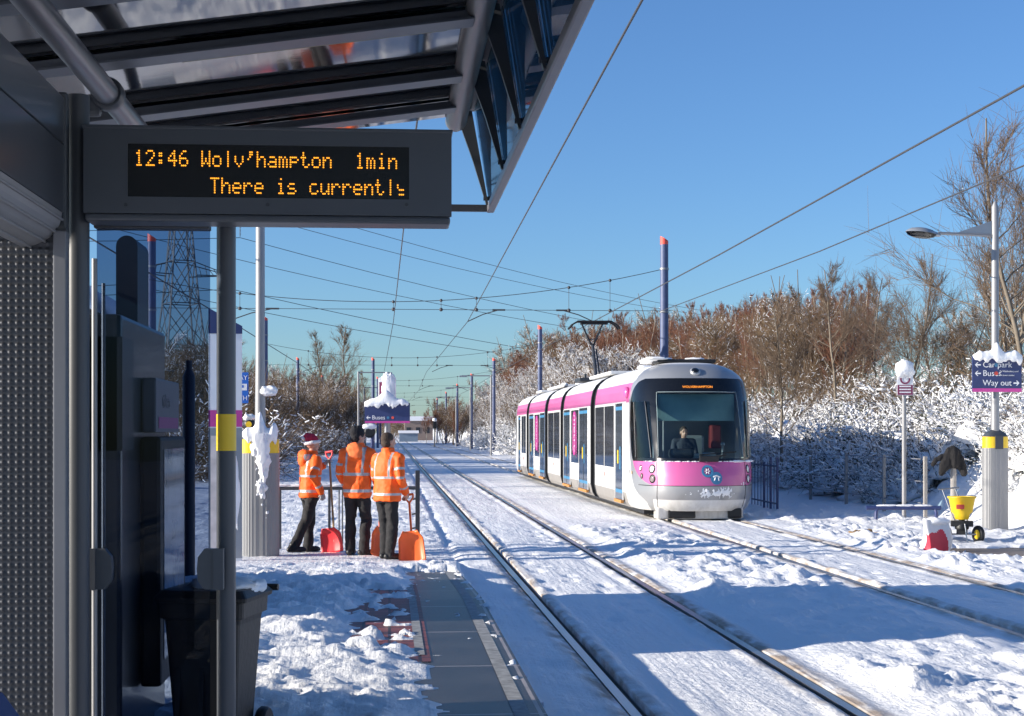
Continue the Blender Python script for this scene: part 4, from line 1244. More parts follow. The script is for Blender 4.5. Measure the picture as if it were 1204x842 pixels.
PR = [(8.62, 49), (8.62, 90), (8.62, 130), (8.6, 165), (8.6, 200), (8.6, 240), (8.6, 285)]
PLm = [(-7.35, 49.5), (-6.55, 84), (-7.5, 130), (-1.35, 130), (-7.2, 170), (-1.3, 175), (-1.3, 225)]
dn = ['rising behind the tram roof', 'second beyond the tram tail', 'third beyond the tram tail', 'fourth beyond the tram tail', 'fifth beyond the tram tail', 'sixth beyond the tram tail', 'farthest to the right of the tracks']
for (x_, y_), d_ in zip(PR, dn): ohl_pole(x_, y_, 'blue overhead line mast with red top '+d_)
dl = ['seen through the glass screen', 'right behind the left lamp post', 'among the bare trees on the left', 'left of the buses sign', 'far off among the left trees', 'far off left of the tracks', 'farthest on the left of the tracks']
for (x_, y_), d_ in zip(PLm, dl): ohl_pole(x_, y_, 'blue overhead line mast with red top '+d_)
def wire(pts, r, label, nm='overhead_wire', grp='overhead wires', sub=8, sag=0.0, cat='wire'):
    P = []
    for i in range(len(pts)-1):
        a_, b_ = Vector(pts[i]), Vector(pts[i+1])
        for k in range(sub):
            t = k/sub; p = a_.lerp(b_, t); p.z -= 4*sag*t*(1-t); P.append(p)
    P.append(Vector(pts[-1]))
    o = MB().tube(P, r, 6, smooth=True).build(nm, wire_m)
    return tag(o, label, cat, grp)
ZC = 5.25
wire([(1.7, -6, ZC), (1.95, 8, ZC), (2.42, 49, ZC), (2.1, 90, ZC), (2.4, 130, ZC), (2.15, 175, ZC), (2.35, 230, ZC), (2.3, 300, ZC)], .012, 'contact wire sweeping from top centre down to the left hand track', sag=.0)
wire([(6.2, -6, ZC), (6.22, 8, ZC), (6.36, 30, ZC), (6.45, 49, ZC+.08), (6.2, 90, ZC), (6.45, 130, ZC), (6.2, 175, ZC), (6.4, 300, ZC)], .013, 'upper contact wire crossing the right sky to the tram pantograph')
wire([(7.9, -6, ZC), (8.15, 8, ZC), (8.33, 30, ZC+.08), (8.45, 48.9, 5.6)], .011, 'lower wire crossing the right sky and ending on the blue mast')
wire([(.42, 3, 5.25), (.25, 24, 5.25), (.12, 49, 5.25), (-.3, 90, 5.3)], .011, 'thin wire dropping from behind the departure board to the buses sign')
wire([(-5.6, 2, ZC), (-5.3, 27, ZC), (-4.9, 50, ZC), (-4.5, 84, ZC), (-4.6, 130, ZC)], .015, 'wire running down behind the left glass screen and lamp post')
# head spans and cross spans
def span(y, xl, xr, zl, zr, drop, lab):
    n = 24; P = []
    for i in range(n+1):
        t = i/n; P.append(Vector((xl+(xr-xl)*t, y, zl+(zr-zl)*t-4*drop*t*(1-t))))
    root = empty('cross_span', (xl, y, zl), 0, lab, 'span wire', 'span wires between the masts')
    o0 = Vector(root.location)
    rel(MB().tube(P, .011, 5), 'head_wire', wire_m, root, o0)
    zc_ = ZC+.38
    rel(MB().tube([(xl, y, zc_), (xr, y, zc_)], .009, 5), 'cross_wire', wire_m, root, o0)
    for x_ in (-4.6, .12, 1.6, 2.7, 5.6, 6.9):
        if x_ < xl+.5: continue
        t = (x_-xl)/(xr-xl); z1 = zl+(zr-zl)*t-4*drop*t*(1-t)
        rel(MB().tube([(x_, y, zc_), (x_, y, z1)], .008, 5).sphere((x_, y, z1), .05, 0, 8, 6).sphere((x_, y, zc_), .06, 0, 8, 6), 'dropper', wire_m, root, o0)
    for x_, xe in ((3.4, 2.42), (5.4, 6.42), (-3.6, -4.9)):
        if x_ < xl: continue
        rel(MB().tube([(x_, y, zc_), ((x_+xe)/2, y, zc_-.14), (xe, y, ZC+.01)], .018, 6).tube([(x_-.2, y, zc_), (x_+.2, y, zc_)], .03, 6), 'pull_off', wire_m, root, o0)
span(49, -7.35, 8.6, 6.5, 6.95, .85, 'span wires with droppers crossing over the tram pantograph')
span(90, -6.8, 8.6, 6.8, 6.9, .8, 'span wires between the second pair of masts')
span(130, -7.4, 8.6, 6.8, 6.9, .8, 'span wires between the third pair of masts')
span(172, -7.1, 8.6, 6.8, 6.9, .8, 'span wires between the fourth pair of masts')
span(225, -1.3, 8.6, 6.8, 6.9, .5, 'span wires between the farthest masts')

# ------------------------------------------------------------------ pylon and its lines
def bar(mb, a_, b_, r): mb.tube([a_, b_], r, 4, smooth=False, cap=False)
py = empty('electricity_pylon', (-29.5, 226, 0), R(25), 'lattice electricity pylon seen through the glass screen', 'pylon')
mb = MB()
lev = [(0, 4.6), (7, 3.6), (14, 2.7), (20, 2.05), (26, 1.55), (31, 1.2), (36, 1.0), (41, .7), (46, .15)]
for i in range(len(lev)-1):
    (z0, a0), (z1, a1) = lev[i], lev[i+1]
    c0 = [Vector((sx_*a0, sy_*a0, z0)) for sx_, sy_ in ((1, 1), (-1, 1), (-1, -1), (1, -1))]
    c1 = [Vector((sx_*a1, sy_*a1, z1)) for sx_, sy_ in ((1, 1), (-1, 1), (-1, -1), (1, -1))]
    for k in range(4):
        bar(mb, c0[k], c1[k], .13)
        j = (k+1) % 4
        bar(mb, c0[k], c1[j], .07); bar(mb, c0[j], c1[k], .07); bar(mb, c1[k], c1[j], .07)
        m0 = (c0[k]+c0[j])/2; bar(mb, m0, (c0[k]+c1[k])/2, .05); bar(mb, m0, (c0[j]+c1[j])/2, .05)
mb.build('tower', pylon_m, py)
tips = []
for z_, l_ in ((24, 7.5), (31.5, 8.8), (38.5, 6.5)):
    a_ = np.interp(z_, [l[0] for l in lev], [l[1] for l in lev])
    for s_ in (-1, 1):
        m2 = MB(); t = Vector((s_*l_, 0, z_+.3))
        for y_ in (-a_, a_):
            bar(m2, Vector((s_*a_, y_, z_)), t, .08); bar(m2, Vector((s_*a_, y_, z_+1.8)), t, .07)
            for f_ in (.3, .6):
                bar(m2, Vector((s_*a_, y_, z_)).lerp(t, f_), Vector((s_*a_, y_, z_+1.8)).lerp(t, f_*.8), .05)
        for k in range(8): m2.lathe([(.16, 0), (.05, .12)], 6, (t.x, 0, z_-.2*k))
        m2.build('crossarm', pylon_m, py)
        tips.append(py.matrix_basis @ Vector((t.x, 0, z_-1.6)) if 0 else (Matrix.Translation((-29.5, 226, 0)) @ Matrix.Rotation(R(25), 4, 'Z')) @ Vector((t.x, 0, z_-1.6)))
for i, t in enumerate(tips):
    a_ = t; far = Vector((t.x+230, t.y+330, t.z+6)); near_ = Vector((t.x-190, t.y-120, t.z))
    P = []
    for k in range(25):
        f_ = k/24; p = a_.lerp(far, f_); p.z -= 4*9*f_*(1-f_); P.append(p)
    Pn = []
    for k in range(1, 13):
        f_ = k/12; p = a_.lerp(near_, f_); p.z -= 4*6*f_*(1-f_); Pn.append(p)
    o = MB().tube(Pn[::-1]+P, .045, 4).build('power_line', wire_m)
    tag(o, 'thin high voltage line crossing the blue sky from the pylon', 'power line', 'high voltage lines')

# ================================================================== TRAM
TX, TY = 6.30, 31.1
TL_ = 33.5
tram = empty('tram', (TX, TY, 0), 0, 'white and magenta five section tram coming along the right hand track', 'tram')
PROF = [(.20, 1.20), (.30, 1.27), (.52, 1.325), (1.0, 1.325), (2.48, 1.325), (2.70, 1.30), (2.87, 1.255), (3.0, 1.17), (3.12, 1.02), (3.22, .80), (3.29, .5), (3.32, .0)]
def hw(z): return float(np.interp(z, [p[0] for p in PROF], [p[1] for p in PROF]))
def module(y0, y1, name='carriage_section'):
    mb = MB(); pr = PROF
    zs = [p[0] for p in pr]
    ny = 5
    vs = []
    full = [(-w_, z) for z, w_ in pr]+[(w_, z) for z, w_ in pr[::-1][1:]]
    n = len(full)
    Y = np.linspace(y0, y1, ny)
    for y_ in Y:
        for x_, z_ in full: vs.append((x_, y_, z_))
    fs = []; ms = []
    for i in range(ny-1):
        for k in range(n-1):
            zm_ = (full[k][1]+full[k+1][1])/2
            m_ = 2 if zm_ < .52 else (0 if zm_ < 2.48 else (1 if zm_ < 2.87 else 3))
            if zm_ < .98 and zm_ > .52: m_ = 0
            mb.add([vs[i*n+k], vs[(i+1)*n+k], vs[(i+1)*n+k+1], vs[i*n+k+1]], [(0, 1, 2, 3)], m_, zm_ > 2.5)
    for y_, rev in ((y0, False), (y1, True)):
        ring = [(x_, y_, z_) for x_, z_ in full]
        mb.add(ring, [tuple(range(n)) if rev else tuple(range(n-1, -1, -1))], 0)
    o = mb.build(name, [white_p, pink, silver_d, roofw], tram)
    return o
def side_panel(y0, y1, z0, z1, m, name, parent, s_, proud=.006):
    mb = MB(); x0 = s_*(1.325-.02); x1 = s_*(1.325+proud)
    mb.box2((min(x0, x1), y0, z0), (max(x0, x1), y1, z1), 0, .003)
    return mb.build(name, m, parent)
door_glass = mat('door_glass', (.045, .06, .08), .06, var=.35, spec=.7)
def door(y0, y1, s_, split=False):
    d = side_panel(y0, y1, .34, 2.45, door_glass, 'door', tram, s_, .010)
    side_panel(y0+.05, y1-.05, 2.30, 2.38, cyan, 'door_strip', d, s_, .014)
    side_panel(y0+.05, y1-.05, .48, .56, cyan, 'door_strip', d, s_, .014)
    side_panel(y0-.03, y0, .34, 2.46, white_p, 'door_frame', d, s_, .02)
    side_panel(y1, y1+.03, .34, 2.46, white_p, 'door_frame', d, s_, .02)
    ym = (y0+y1)/2
    if y1-y0 > 1.5: side_panel(ym-.015, ym+.015, .36, 2.45, black, 'door_seal', d, s_, .016)
    side_panel(y0+.02, y1-.02, .27, .335, orange_st, 'door_step', d, s_, .05)
    side_panel(ym+.1, ym+.22, 1.12, 1.42, yellow, 'door_button', d, s_, .018)
    side_panel(ym-.22, ym-.1, 1.0, 1.5, cyan, 'door_decal', d, s_, .016)
    return d
def windows(y0, y1, s_, k=2):
    w_ = (y1-y0)/k
    for i in range(k):
        side_panel(y0+i*w_+.06, y0+(i+1)*w_-.06, 1.02, 2.42, win, 'window', tram, s_, .008)
    side_panel((y0+y1)/2-.05, (y0+y1)/2+.05, .78, .88, red_cap, 'side_marker', tram, s_, .01)
def logo_panel(y0, y1, s_):
    p = side_panel(y0, y1, .98, 2.42, win, 'window', tram, s_, .008)
    # magenta capsule outline with white vertical letters
    if s_ < 0:
        ym = (y0+y1)/2; mb = MB(); P = []
        hw_, hz = .22, .58
        for (cz, a0) in ((1.78+hz-.22, 0), (1.78-hz+.22, 180)):
            for k in range(13):
                a_ = R(a0+k*15); P.append((-1.3355, ym-hw_*math.cos(a_), cz+hw_*math.sin(a_)))
        P.append(P[0]); mb.tube(P, .028, 5, cap=False); mb.build('logo_outline', pink_s, p)
        text('metro', .42, p, (-1.336, ym+.0, 1.78), (R(90), R(90), R(-90)), white_s, 'lettering', 'CENTER')
        text('midland', .24, p, (-1.336, ym-.52, 1.5), (R(90), R(90), R(-90)), pink_s, 'lettering', 'CENTER')
mods = [(2.4, 7.65), (8.3, 14.65), (15.3, 19.3), (19.95, 26.2), (26.85, TL_-2.4)]
tram.scale = (.93, 1, 1)
for i, (a, b) in enumerate(mods): module(a, b)
for i in range(4):
    a, b = mods[i][1], mods[i+1][0]
    mb = MB()
    for (sc_, y_a, y_b, mi) in ((.93, a+.0, b-.0, 0),):
        pr = [(-w_*sc_, z) for z, w_ in PROF]+[(w_*sc_, z) for z, w_ in PROF[::-1][1:]]
        N = 9; n = len(pr); vs = []
        for k in range(N):
            y_ = y_a+(y_b-y_a)*k/(N-1); q_ = 1-(.05 if k % 2 else 0)
            vs += [(x_*q_, y_, .16+(z_-.16)*(1-(.012 if k % 2 else 0))) for x_, z_ in pr]
        mb.add(vs, [(i_*n+k, (i_+1)*n+k, (i_+1)*n+k+1, i_*n+k+1) for i_ in range(N-1) for k in range(n-1)])
    mb.build('gangway_bellows', black, tram)
    for (ya, yb2) in ((a-.10, a+.04), (b-.04, b+.10)):
        mb = MB(); pr = [(-w_*1.003-.004, z+(.004 if z > 3 else 0)) for z, w_ in PROF]+[(w_*1.003+.004, z+(.004 if z > 3 else 0)) for z, w_ in PROF[::-1][1:]]
        n = len(pr)
        pi_ = [(x_*.9, z_ if z_ < 1 else z_-.1) for x_, z_ in pr]
        vs = [(x_, ya, z_) for x_, z_ in pr]+[(x_, yb2, z_) for x_, z_ in pr]+[(x_, ya, z_) for x_, z_ in pi_]+[(x_, yb2, z_) for x_, z_ in pi_]
        for k in range(n-1):
            mb.add([vs[k], vs[k+1], vs[n+k+1], vs[n+k]], [(0, 1, 2, 3)])
            mb.add([vs[k], vs[k+1], vs[2*n+k+1], vs[2*n+k]], [(3, 2, 1, 0)]); mb.add([vs[n+k], vs[n+k+1], vs[3*n+k+1], vs[3*n+k]], [(0, 1, 2, 3)])
        mb.build('end_frame', black, tram)
for s_ in (-1, 1):
    door(2.85, 3.95, s_); windows(4.2, 7.5, s_)
    door(8.9, 10.75, s_); logo_panel(10.95, 12.65, s_); door(12.85, 14.5, s_)
    windows(15.6, 19.1, s_)
    door(20.15, 21.8, s_); logo_panel(22.0, 23.8, s_); door(24.0, 25.85, s_)
    windows(27.3, 29.3, s_); door(29.55, 30.65, s_)
# ---- cab shells
def cab(xf, front=True):
    # plan arc: superellipse then straight; parameter s = arc length (m) measured at full width
    Ls, W0, nexp = 1.65, 1.325, 2.45
    P = []
    for k in range(81):
        a = math.pi/2*k/80
        P.append((W0*math.sin(a)**(2/nexp), Ls*(1-math.cos(a)**(2/nexp))))
    P.append((W0, 2.42))
    P = np.array(P); seg = np.hypot(*np.diff(P, axis=0).T); arc = np.concatenate([[0], np.cumsum(seg)])
    SE = arc[-1]; assert SE > 2.8, SE
    nz_z = [.22, .30, .45, .60, .73, .95, 1.22, 1.6, 2.1, 2.6, 2.93, 3.08, 3.2, 3.27, 3.32]
    nz_v = [.26, .17, .08, .02, .0, .03, .12, .25, .46, .72, .90, 1.04, 1.26, 1.55, 2.42]
    def pos(s, z, off=0):
        sg_ = 1 if s >= 0 else -1; a = min(abs(s), SE)
        x = np.interp(a, arc, P[:, 0]); y = np.interp(a, arc, P[:, 1])
        nz_ = np.interp(z, nz_z, nz_v); w_ = hw(z)
        f = 1-y/2.42
        return Vector((sg_*x*w_/W0, y+nz_*f, z))
    def um(z):   # edge of the black and magenta mask
        if z < 1.22: return float(np.interp(z, [.2, .73, .80, .90, 1.0, 1.12, 1.22], [1.20, 1.20, 1.46, 1.75, 1.95, 2.13, 2.22]))
        return float(np.interp(z, [1.22, 1.3, 1.45, 1.7, 2.0, 2.3, 2.5, 2.65, 2.8, 2.88, 2.93], [2.22, 2.33, 2.44, 2.52, 2.54, 2.46, 2.34, 2.18, 1.92, 1.70, 1.45]))
    def us(z):
        if z < 1.22: return float(np.interp(z, [.2, .40, .52, .66, .80, .95, 1.22], [1.32, 1.45, 1.75, 2.10, 2.32, 2.46, 2.58]))
        return um(z)+float(np.interp(z, [1.22, 1.5, 1.8, 2.4, 2.93], [.36, .22, .18, .22, .62]))
    def uw(z): return float(np.interp(z, [1.2, 2.93], [1.05, .98]))
    def up(z): return uw(z)+float(np.interp(z, [1.2, 2.93], [.10, .22]))
    zr = [.22, .30, .38, .45, .53, .60, .66, .70, .73, .765, .80, .85, .90, .96, 1.04, 1.13, 1.18, 1.22, 1.29]+list(np.linspace(1.36, 2.36, 15))+[2.45, 2.53, 2.60, 2.66, 2.72, 2.78, 2.83, 2.87, 2.90, 2.93, 3.0, 3.06, 3.11, 3.16, 3.20, 3.24, 3.27, 3.295, 3.31, 3.319]
    def cols(z):
        k = [0, uw(z), up(z), um(z), us(z), SE]; nn = [8, 2, 9, 2, 8]; c = [0]
        zones = []
        for i in range(5):
            for j in range(1, nn[i]+1):
                c.append(k[i]+(k[i+1]-k[i])*j/nn[i]); zones.append(i)
        return c, zones
    meshes = {k: MB() for k in ('cab_shell', 'windscreen', 'side_window', 'side_window2')}
    MI = {'white': 0, 'silver': 1, 'pink': 2, 'black': 3, 'skirt': 4, 'roof': 5}
    for sg_ in (-1, 1):
        grid = []
        for z in zr:
            c, zones = cols(z)
            grid.append([xf @ pos(sg_*s if s > 0 else sg_*1e-9, z) for s in c])
        for i in range(len(zr)-1):
            zm_ = (zr[i]+zr[i+1])/2
            for j, zn in enumerate(zones):
                tgt, mi = 'cab_shell', MI['white']
                if zm_ < .73:
                    mi = MI['silver'] if zn <= 3 else MI['white']
                    if zn == 3 and 0: pass
                    if zm_ < .45 and zn <= 2: mi = MI['white']
                elif zm_ < 1.22:
                    mi = MI['pink'] if zn <= 2 else (MI['silver'] if zn == 3 else MI['white'])
                elif zm_ < 2.93:
                    if zn == 0: tgt, mi = ('windscreen', 0) if 1.29 <= zm_ <= 2.66 else ('cab_shell', MI['black'])
                    elif zn == 1: mi = MI['black']
                    elif zn == 2: tgt, mi = ('side_window' if sg_ < 0 else 'side_window2', 0) if 1.29 < zm_ < 2.45 else ('cab_shell', MI['black'])
                    elif zn == 3: mi = MI['silver']
                    else: mi = MI['white'] if zm_ < 2.48 else (MI['pink'] if zm_ < 2.87 else MI['roof'])
                else:
                    mi = MI['silver'] if zn <= 3 else MI['roof']
                    if zm_ > 3.22: mi = MI['roof']
                q_ = [grid[i][j], grid[i][j+1], grid[i+1][j+1], grid[i+1][j]]
                meshes[tgt].add(q_, [(0, 1, 2, 3) if sg_ > 0 else (3, 2, 1, 0)], mi, True)
    # weld
    outs = {}
    cabm = [white_p, silver, pink, blackg, silver_d, roofw]
    for k, mb in meshes.items():
        if k == 'cab_shell': o = mb.build('cab_shell', cabm, tram)
        elif k == 'windscreen': o = mb.build('windscreen', glass('windscreen_glass', (.80, .93, .92), .88, .01, 1.0), outs['cab_shell'])
        else: o = mb.build('side_window', glass('cab_side_glass', (.75, .9, .95), .85, .01, 1.0), outs['cab_shell'])
        bm = bmesh.new(); bm.from_mesh(o.data); bmesh.ops.remove_doubles(bm, verts=bm.verts, dist=.0008)
        bmesh.ops.recalc_face_normals(bm, faces=bm.faces); bm.to_mesh(o.data); bm.free()
        outs[k] = o
    return pos, outs
I4 = Matrix.Identity(4)
pos, co_ = cab(I4)
rear = Matrix.Translation((0, TL_, 0)) @ Matrix.Rotation(math.pi, 4, 'Z')
cab(rear, False)
shell = co_['cab_shell']
def nrm(s, z):
    a = pos(s+.02, z)-pos(s-.02, z); b = pos(s, z+.02)-pos(s, z-.02)
    n = a.cross(b).normalized()
    return n if n.y < 0 or abs(n.y) < .01 else -n
def on_shell(s, z, prof, m, name, n=20, parent=None):
    """little lathe with its axis along the shell normal"""
    nn = nrm(s, z); M = nn.to_track_quat('Z', 'Y').to_matrix()
    mb = MB().lathe(prof, n, pos(s, z), M=M.to_4x4())
    return mb.build(name, m, parent or tram)
lens = mat('lamp_lens', (.75, .77, .78), .12, var=.05, spec=.8)
lens_d = mat('lamp_lens_dark', (.25, .20, .2), .15)
for sg_ in (-1, 1):
    for (s, z, rr, m_) in ((1.22, 1.07, .07, lens), (1.22, .87, .07, lens_d if sg_ < 0 else lens), (1.66, 1.08, .048, lens), (1.62, .92, .044, lens_d)):
        h = on_shell(sg_*s, z, [(rr*1.3, -.02), (rr*1.3, .008), (rr*1.05, .014), (rr, .004)], blackg, 'headlight')
        on_shell(sg_*s, z, [(rr, -.01), (rr*.95, .008), (rr*.5, .016)], m_, 'lens', parent=h)
# seam lines between panels on the nose
for sg_ in (-1, 1):
    mb = MB(); mb.tube([pos(sg_*1.08, z)+nrm(sg_*1.08, z)*.001 for z in np.linspace(.3, 1.22, 14)], .007, 5); mb.build('panel_seam', black, shell)
mb = MB(); mb.tube([pos(s, .735)+nrm(s, .735)*.001 for s in np.linspace(-1.8, 1.8, 40)], .006, 5); mb.build('panel_seam', black, shell)
on_shell(-2.35, .97, [(.035, 0), (.04, .01), (.02, .015)], orange_st, 'side_repeater')
on_shell(-2.75, .98, [(.05, 0), (.05, .004)], grey_dark, 'door_release')
on_shell(0, 3.07, [(.11, -.05), (.12, .01), (.09, .03)], silver, 'roof_lamp')
on_shell(0, 3.07, [(.075, .02), (.08, .035), (.03, .045)], blackg, 'roof_lamp_glass')
# magenta camera pods both sides
for sg_ in (-1, 1):
    MB().sphere((sg_*1.33, 2.3, 2.66), (.09, .16, .13), 0, 18, 12).build('camera_pod', pink, tram)
# destination text
dc = pos(0, 2.74)
nn = nrm(0, 2.74); til = math.atan2(nn.z, -nn.y)
text('WOLVERHAMPTON', .072, tram, dc+nn*.012, (R(90)-til, 0, 0), mat('dest_led', (.6, .2, .02), .5, emit=((1, .3, .03), .8)), 'destination_lettering', 'CENTER', sx=1.05)
# emblem on the nose: two linked rings with small white figures
for (s, z, r_, m_, kind_) in ((.06, 1.03, .13, cyan, 1), (.25, .89, .13, cyan, 2)):
    nn = nrm(s, z); M = nn.to_track_quat('Z', 'Y').to_matrix().to_4x4(); c0 = pos(s, z)
    n = 28; mb = MB()
    vs = []
    for (rr, zz) in ((r_*.62 if kind_ == 1 else .001, .0), (r_*.62 if kind_ == 1 else .001, .012), (r_, .012), (r_, 0)):
        vs += [(M @ Vector((rr*math.cos(2*math.pi*k/n), rr*math.sin(2*math.pi*k/n), zz+.004)))+c0 for k in range(n)]
    mb.add(vs, [(i*n+k, i*n+(k+1) % n, (i+1)*n+(k+1) % n, (i+1)*n+k) for i in range(3) for k in range(n)])
    e = mb.build('emblem_ring', m_, tram)
    if kind_ == 1:
        mb = MB()
        for k in range(6):
            a = k*math.pi/3
            mb.tube([c0+M.to_3x3() @ Vector((.02*math.cos(a), .02*math.sin(a), .012)), c0+M.to_3x3() @ Vector((.06*math.cos(a), .06*math.sin(a), .012))], .012, 5)
        mb.build('emblem_figure', white_s, e)
    else:
        mb = MB(); mb.tube([c0+M.to_3x3() @ Vector((-.07, .03, .02)), c0+M.to_3x3() @ Vector((.0, .05, .02)), c0+M.to_3x3() @ Vector((.08, .02, .02))], .016, 5)
        mb.tube([c0+M.to_3x3() @ Vector((-.05, -.05, .02)), c0+M.to_3x3() @ Vector((-.02, .03, .02))], .014, 5).tube([c0+M.to_3x3() @ Vector((.05, -.05, .02)), c0+M.to_3x3() @ Vector((.04, .03, .02))], .014, 5)
        mb.build('emblem_figure', white_s, e)
# wiper and windscreen trim
pt = [pos(0.12, 1.24)+Vector((0, -.06, 0)), pos(.05, 1.30)+Vector((0, -.07, 0)), pos(.5, 1.36)+Vector((0, -.05, 0))]
MB().tube(pt, .018, 6).bbox(pos(.1, 1.25)+Vector((0, -.05, .03)), (.42, .08, .12), .02).tube([pos(-.1, 1.36)+Vector((0, -.05, 0)), pos(.78, 1.42)+Vector((0, -.05, 0))], .014, 6).build('wiper', black, tram)
trim = mat('pale_trim', (.35, .42, .42), .3)
for sg_ in (-1, 1):
    MB().tube([pos(sg_*(1.02-.04*(z-1.3)), z)+nrm(sg_*1.0, z)*.004 for z in np.linspace(1.32, 2.64, 18)], .007, 5).build('windscreen_trim', trim, shell)
MB().tube([pos(s, 2.64)+nrm(s, 2.64)*.004 for s in np.linspace(-.95, .95, 20)], .007, 5).build('windscreen_trim', trim, shell)
# bars on the side glass
for sg_ in (-1, 1):
    MB().tube([pos(sg_*(1.22+.10*(z-1.3)), z)+nrm(sg_*1.2, z)*.01 for z in np.linspace(1.3, 2.45, 14)], .013, 6).build('window_pillar', grey_paint, shell)
    MB().tube([pos(sg_*1.95, z)+nrm(sg_*1.95, z)*.002 for z in np.linspace(1.3, 2.45, 14)], .012, 6).build('window_bar', grey_dark, shell)
# cab interior
cf = MB().box2((-1.15, .9, .40), (1.15, 2.38, .45)).box2((-1.2, 2.33, .45), (1.2, 2.38, 2.9)); cf.build('cab_floor', interior, tram)
MB().bbox((0, .82, 1.10), (1.9, .5, .34), .12).bbox((-.38, .72, 1.38), (.55, .3, .2), .08).build('dashboard', grey_dark, tram)
MB().box2((-.86, .96, 2.05), (.86, .98, 2.60)).build('sun_blind', mat('sun_blind', (.30, .46, .46), .6), tram)
MB().bbox((.66, 2.0, 1.72), (.24, .3, .5), .04).build('equipment_cabinet', seat_g, tram)
MB().bbox((.1, 1.75, 1.35), (.5, .12, .8), .06).bbox((-.22, 1.5, .8), (.55, .5, .12), .05).box2((-.28, 1.45, .45), (-.16, 1.6, .8)).build('driver_seat', interior, tram)
MB().bbox((.25, .80, 1.32), (.3, .12, .16), .03).bbox((-.05, .78, 1.32), (.16, .1, .12), .02).tube([(.6, 1.0, 1.2), (.6, .95, 1.55)], .02, 8).sphere((.6, .95, 1.57), .05).build('controls', grey_light, tram)
MB().tube([(-.85, 1.5, .5), (-.85, 1.5, 2.7)], .02, 8).tube([(-.55, 1.9, .5), (-.55, 1.9, 2.7)], .02, 8).build('grab_pole', galv, tram)
# underframe and snow plough
MB().bbox((0, .72, .17), (1.9, .5, .24), .03).build('snow_plough', white_p, tram)
MB().bbox((-.42, .46, .17), (.6, .1, .2), .03).build('coupler_cover', black, tram)
MB().bbox((.75, .46, .17), (.3, .1, .2), .03).build('coupler_cover', black, tram)
for yb_ in (4.2, 17.3, 29.3):
    for dy in (-.95, .95):
        w_ = MB()
        for s_ in (-1, 1): w_.lathe([(.25, -.05), (.29, -.05), (.29, .06), (.2, .06)], 20, (s_*.72, yb_+dy, .30), M=Matrix.Rotation(R(90), 4, 'Y'))
        w_.tube([(-.72, yb_+dy, .3), (.72, yb_+dy, .3)], .06, 8)
        w_.build('wheelset', rust, tram)
MB().box2((-1.12, 1.2, .12), (1.12, TL_-1.2, .30)).build('underframe', black, tram)
# roof: kit boxes, snow and pantograph
for i, (a, b) in enumerate(((9.3, 13.6), (20.6, 25.6), (28, 30))):
    MB().bbox((0, (a+b)/2, 3.36), (1.3, b-a, .09), .03).build('roof_box', roofw, tram)
MB().bbox((.0, 2.35, 3.33), (1.35, .8, .08), .03).build('roof_grille', black, tram)
rng = random.Random(5)
for k in range(20):
    y_ = rng.uniform(1.9, 3.4) if k < 9 else rng.uniform(4, 31)
    x_ = rng.uniform(-.7, .7)
    snow_blob('roof_snow', tram, (x_, y_, 3.34 if k >= 9 else 3.38), (rng.uniform(.1, .28), rng.uniform(.12, .4), rng.uniform(.03, .07)), 100+k, 18)
yp = 17.3
MB().bbox((0, yp, 3.42), (1.1, 1.3, .12), .03).tube([(-.35, yp-.5, 3.48), (-.35, yp-.5, 3.6)], .05, 8).tube([(.35, yp-.5, 3.48), (.35, yp-.5, 3.6)], .05, 8).build('pantograph_base', grey_dark, tram)
pg = MB().tube([(0, yp-.6, 3.55), (0.05, yp+.55, 4.55)], .055, 8).tube([(0.14, yp-.5, 3.5), (0.16, yp+.5, 4.4)], .03, 6).build('pantograph_lower_arm', grey_dark, tram)
MB().tube([(0, yp+.55, 4.55), (-.42, yp-.1, 5.18)], .032, 6).tube([(.08, yp+.55, 4.55), (.30, yp-.1, 5.18)], .032, 6).tube([(-.15, yp+.4, 4.70), (.2, yp+.4, 4.74), (.05, yp+.55, 4.55)], .02, 6).build('pantograph_upper_arm', grey_dark, tram)
hd = MB()
for dy in (-.18, .18):
    hd.tube([(-.85, yp-.1+dy, 5.0), (-.72, yp-.1+dy, 5.14), (-.55, yp-.1+dy, 5.23), (.55, yp-.1+dy, 5.23), (.72, yp-.1+dy, 5.14), (.85, yp-.1+dy, 5.0)], .03, 6)
hd.bbox((0, yp-.1, 5.17), (.9, .3, .05), .01).build('pantograph_head', black, tram)
# frost thrown up over the nose: a thin ragged crust that follows the shell
S_ = np.linspace(-1.3, 1.5, 170); Z_ = np.linspace(.40, 1.0, 60); A, B = np.meshgrid(S_, Z_)
n_ = fbm(A*5, B*6, 5, 4)*.35+fbm(A*34, B*14, 9, 4)*.65
d_ = np.exp(-((A-.25)/.62)**2)*np.exp(-((B-.60)/.13)**2)*.50+np.exp(-((A-.95)/.4)**2)*np.exp(-((B-.82)/.16)**2)*.24
T_ = n_+d_-.86
vs = []; fs = []
for j in range(60):
    for i in range(170):
        c0 = pos(A[j, i], B[j, i]); vs.append(c0+nrm(A[j, i], B[j, i])*(.003+.012*min(max(T_[j, i]*3, -.2), 1)))
for j in range(59):
    for i in range(169):
        if min(T_[j, i], T_[j+1, i+1]) > 0: fs.append((j*170+i, j*170+i+1, (j+1)*170+i+1, (j+1)*170+i))
MB().add(vs, fs, 0, True).build('frost', snow_ob, tram)
rng = np.random.RandomState(3)
fr = MB()
for k in range(120):
    s = rng.uniform(-1.5, 1.9); z = 1.225
    c0 = pos(s, z)+nrm(s, z)*.004; r_ = rng.uniform(.01, .045)*(1.3 if abs(s-1.0) < .5 else .6)
    fr.sphere(c0, (r_*1.6, r_*.6, r_*.5), 0, 6, 4)
fr.build('windscreen_snow', snow_ob, tram)

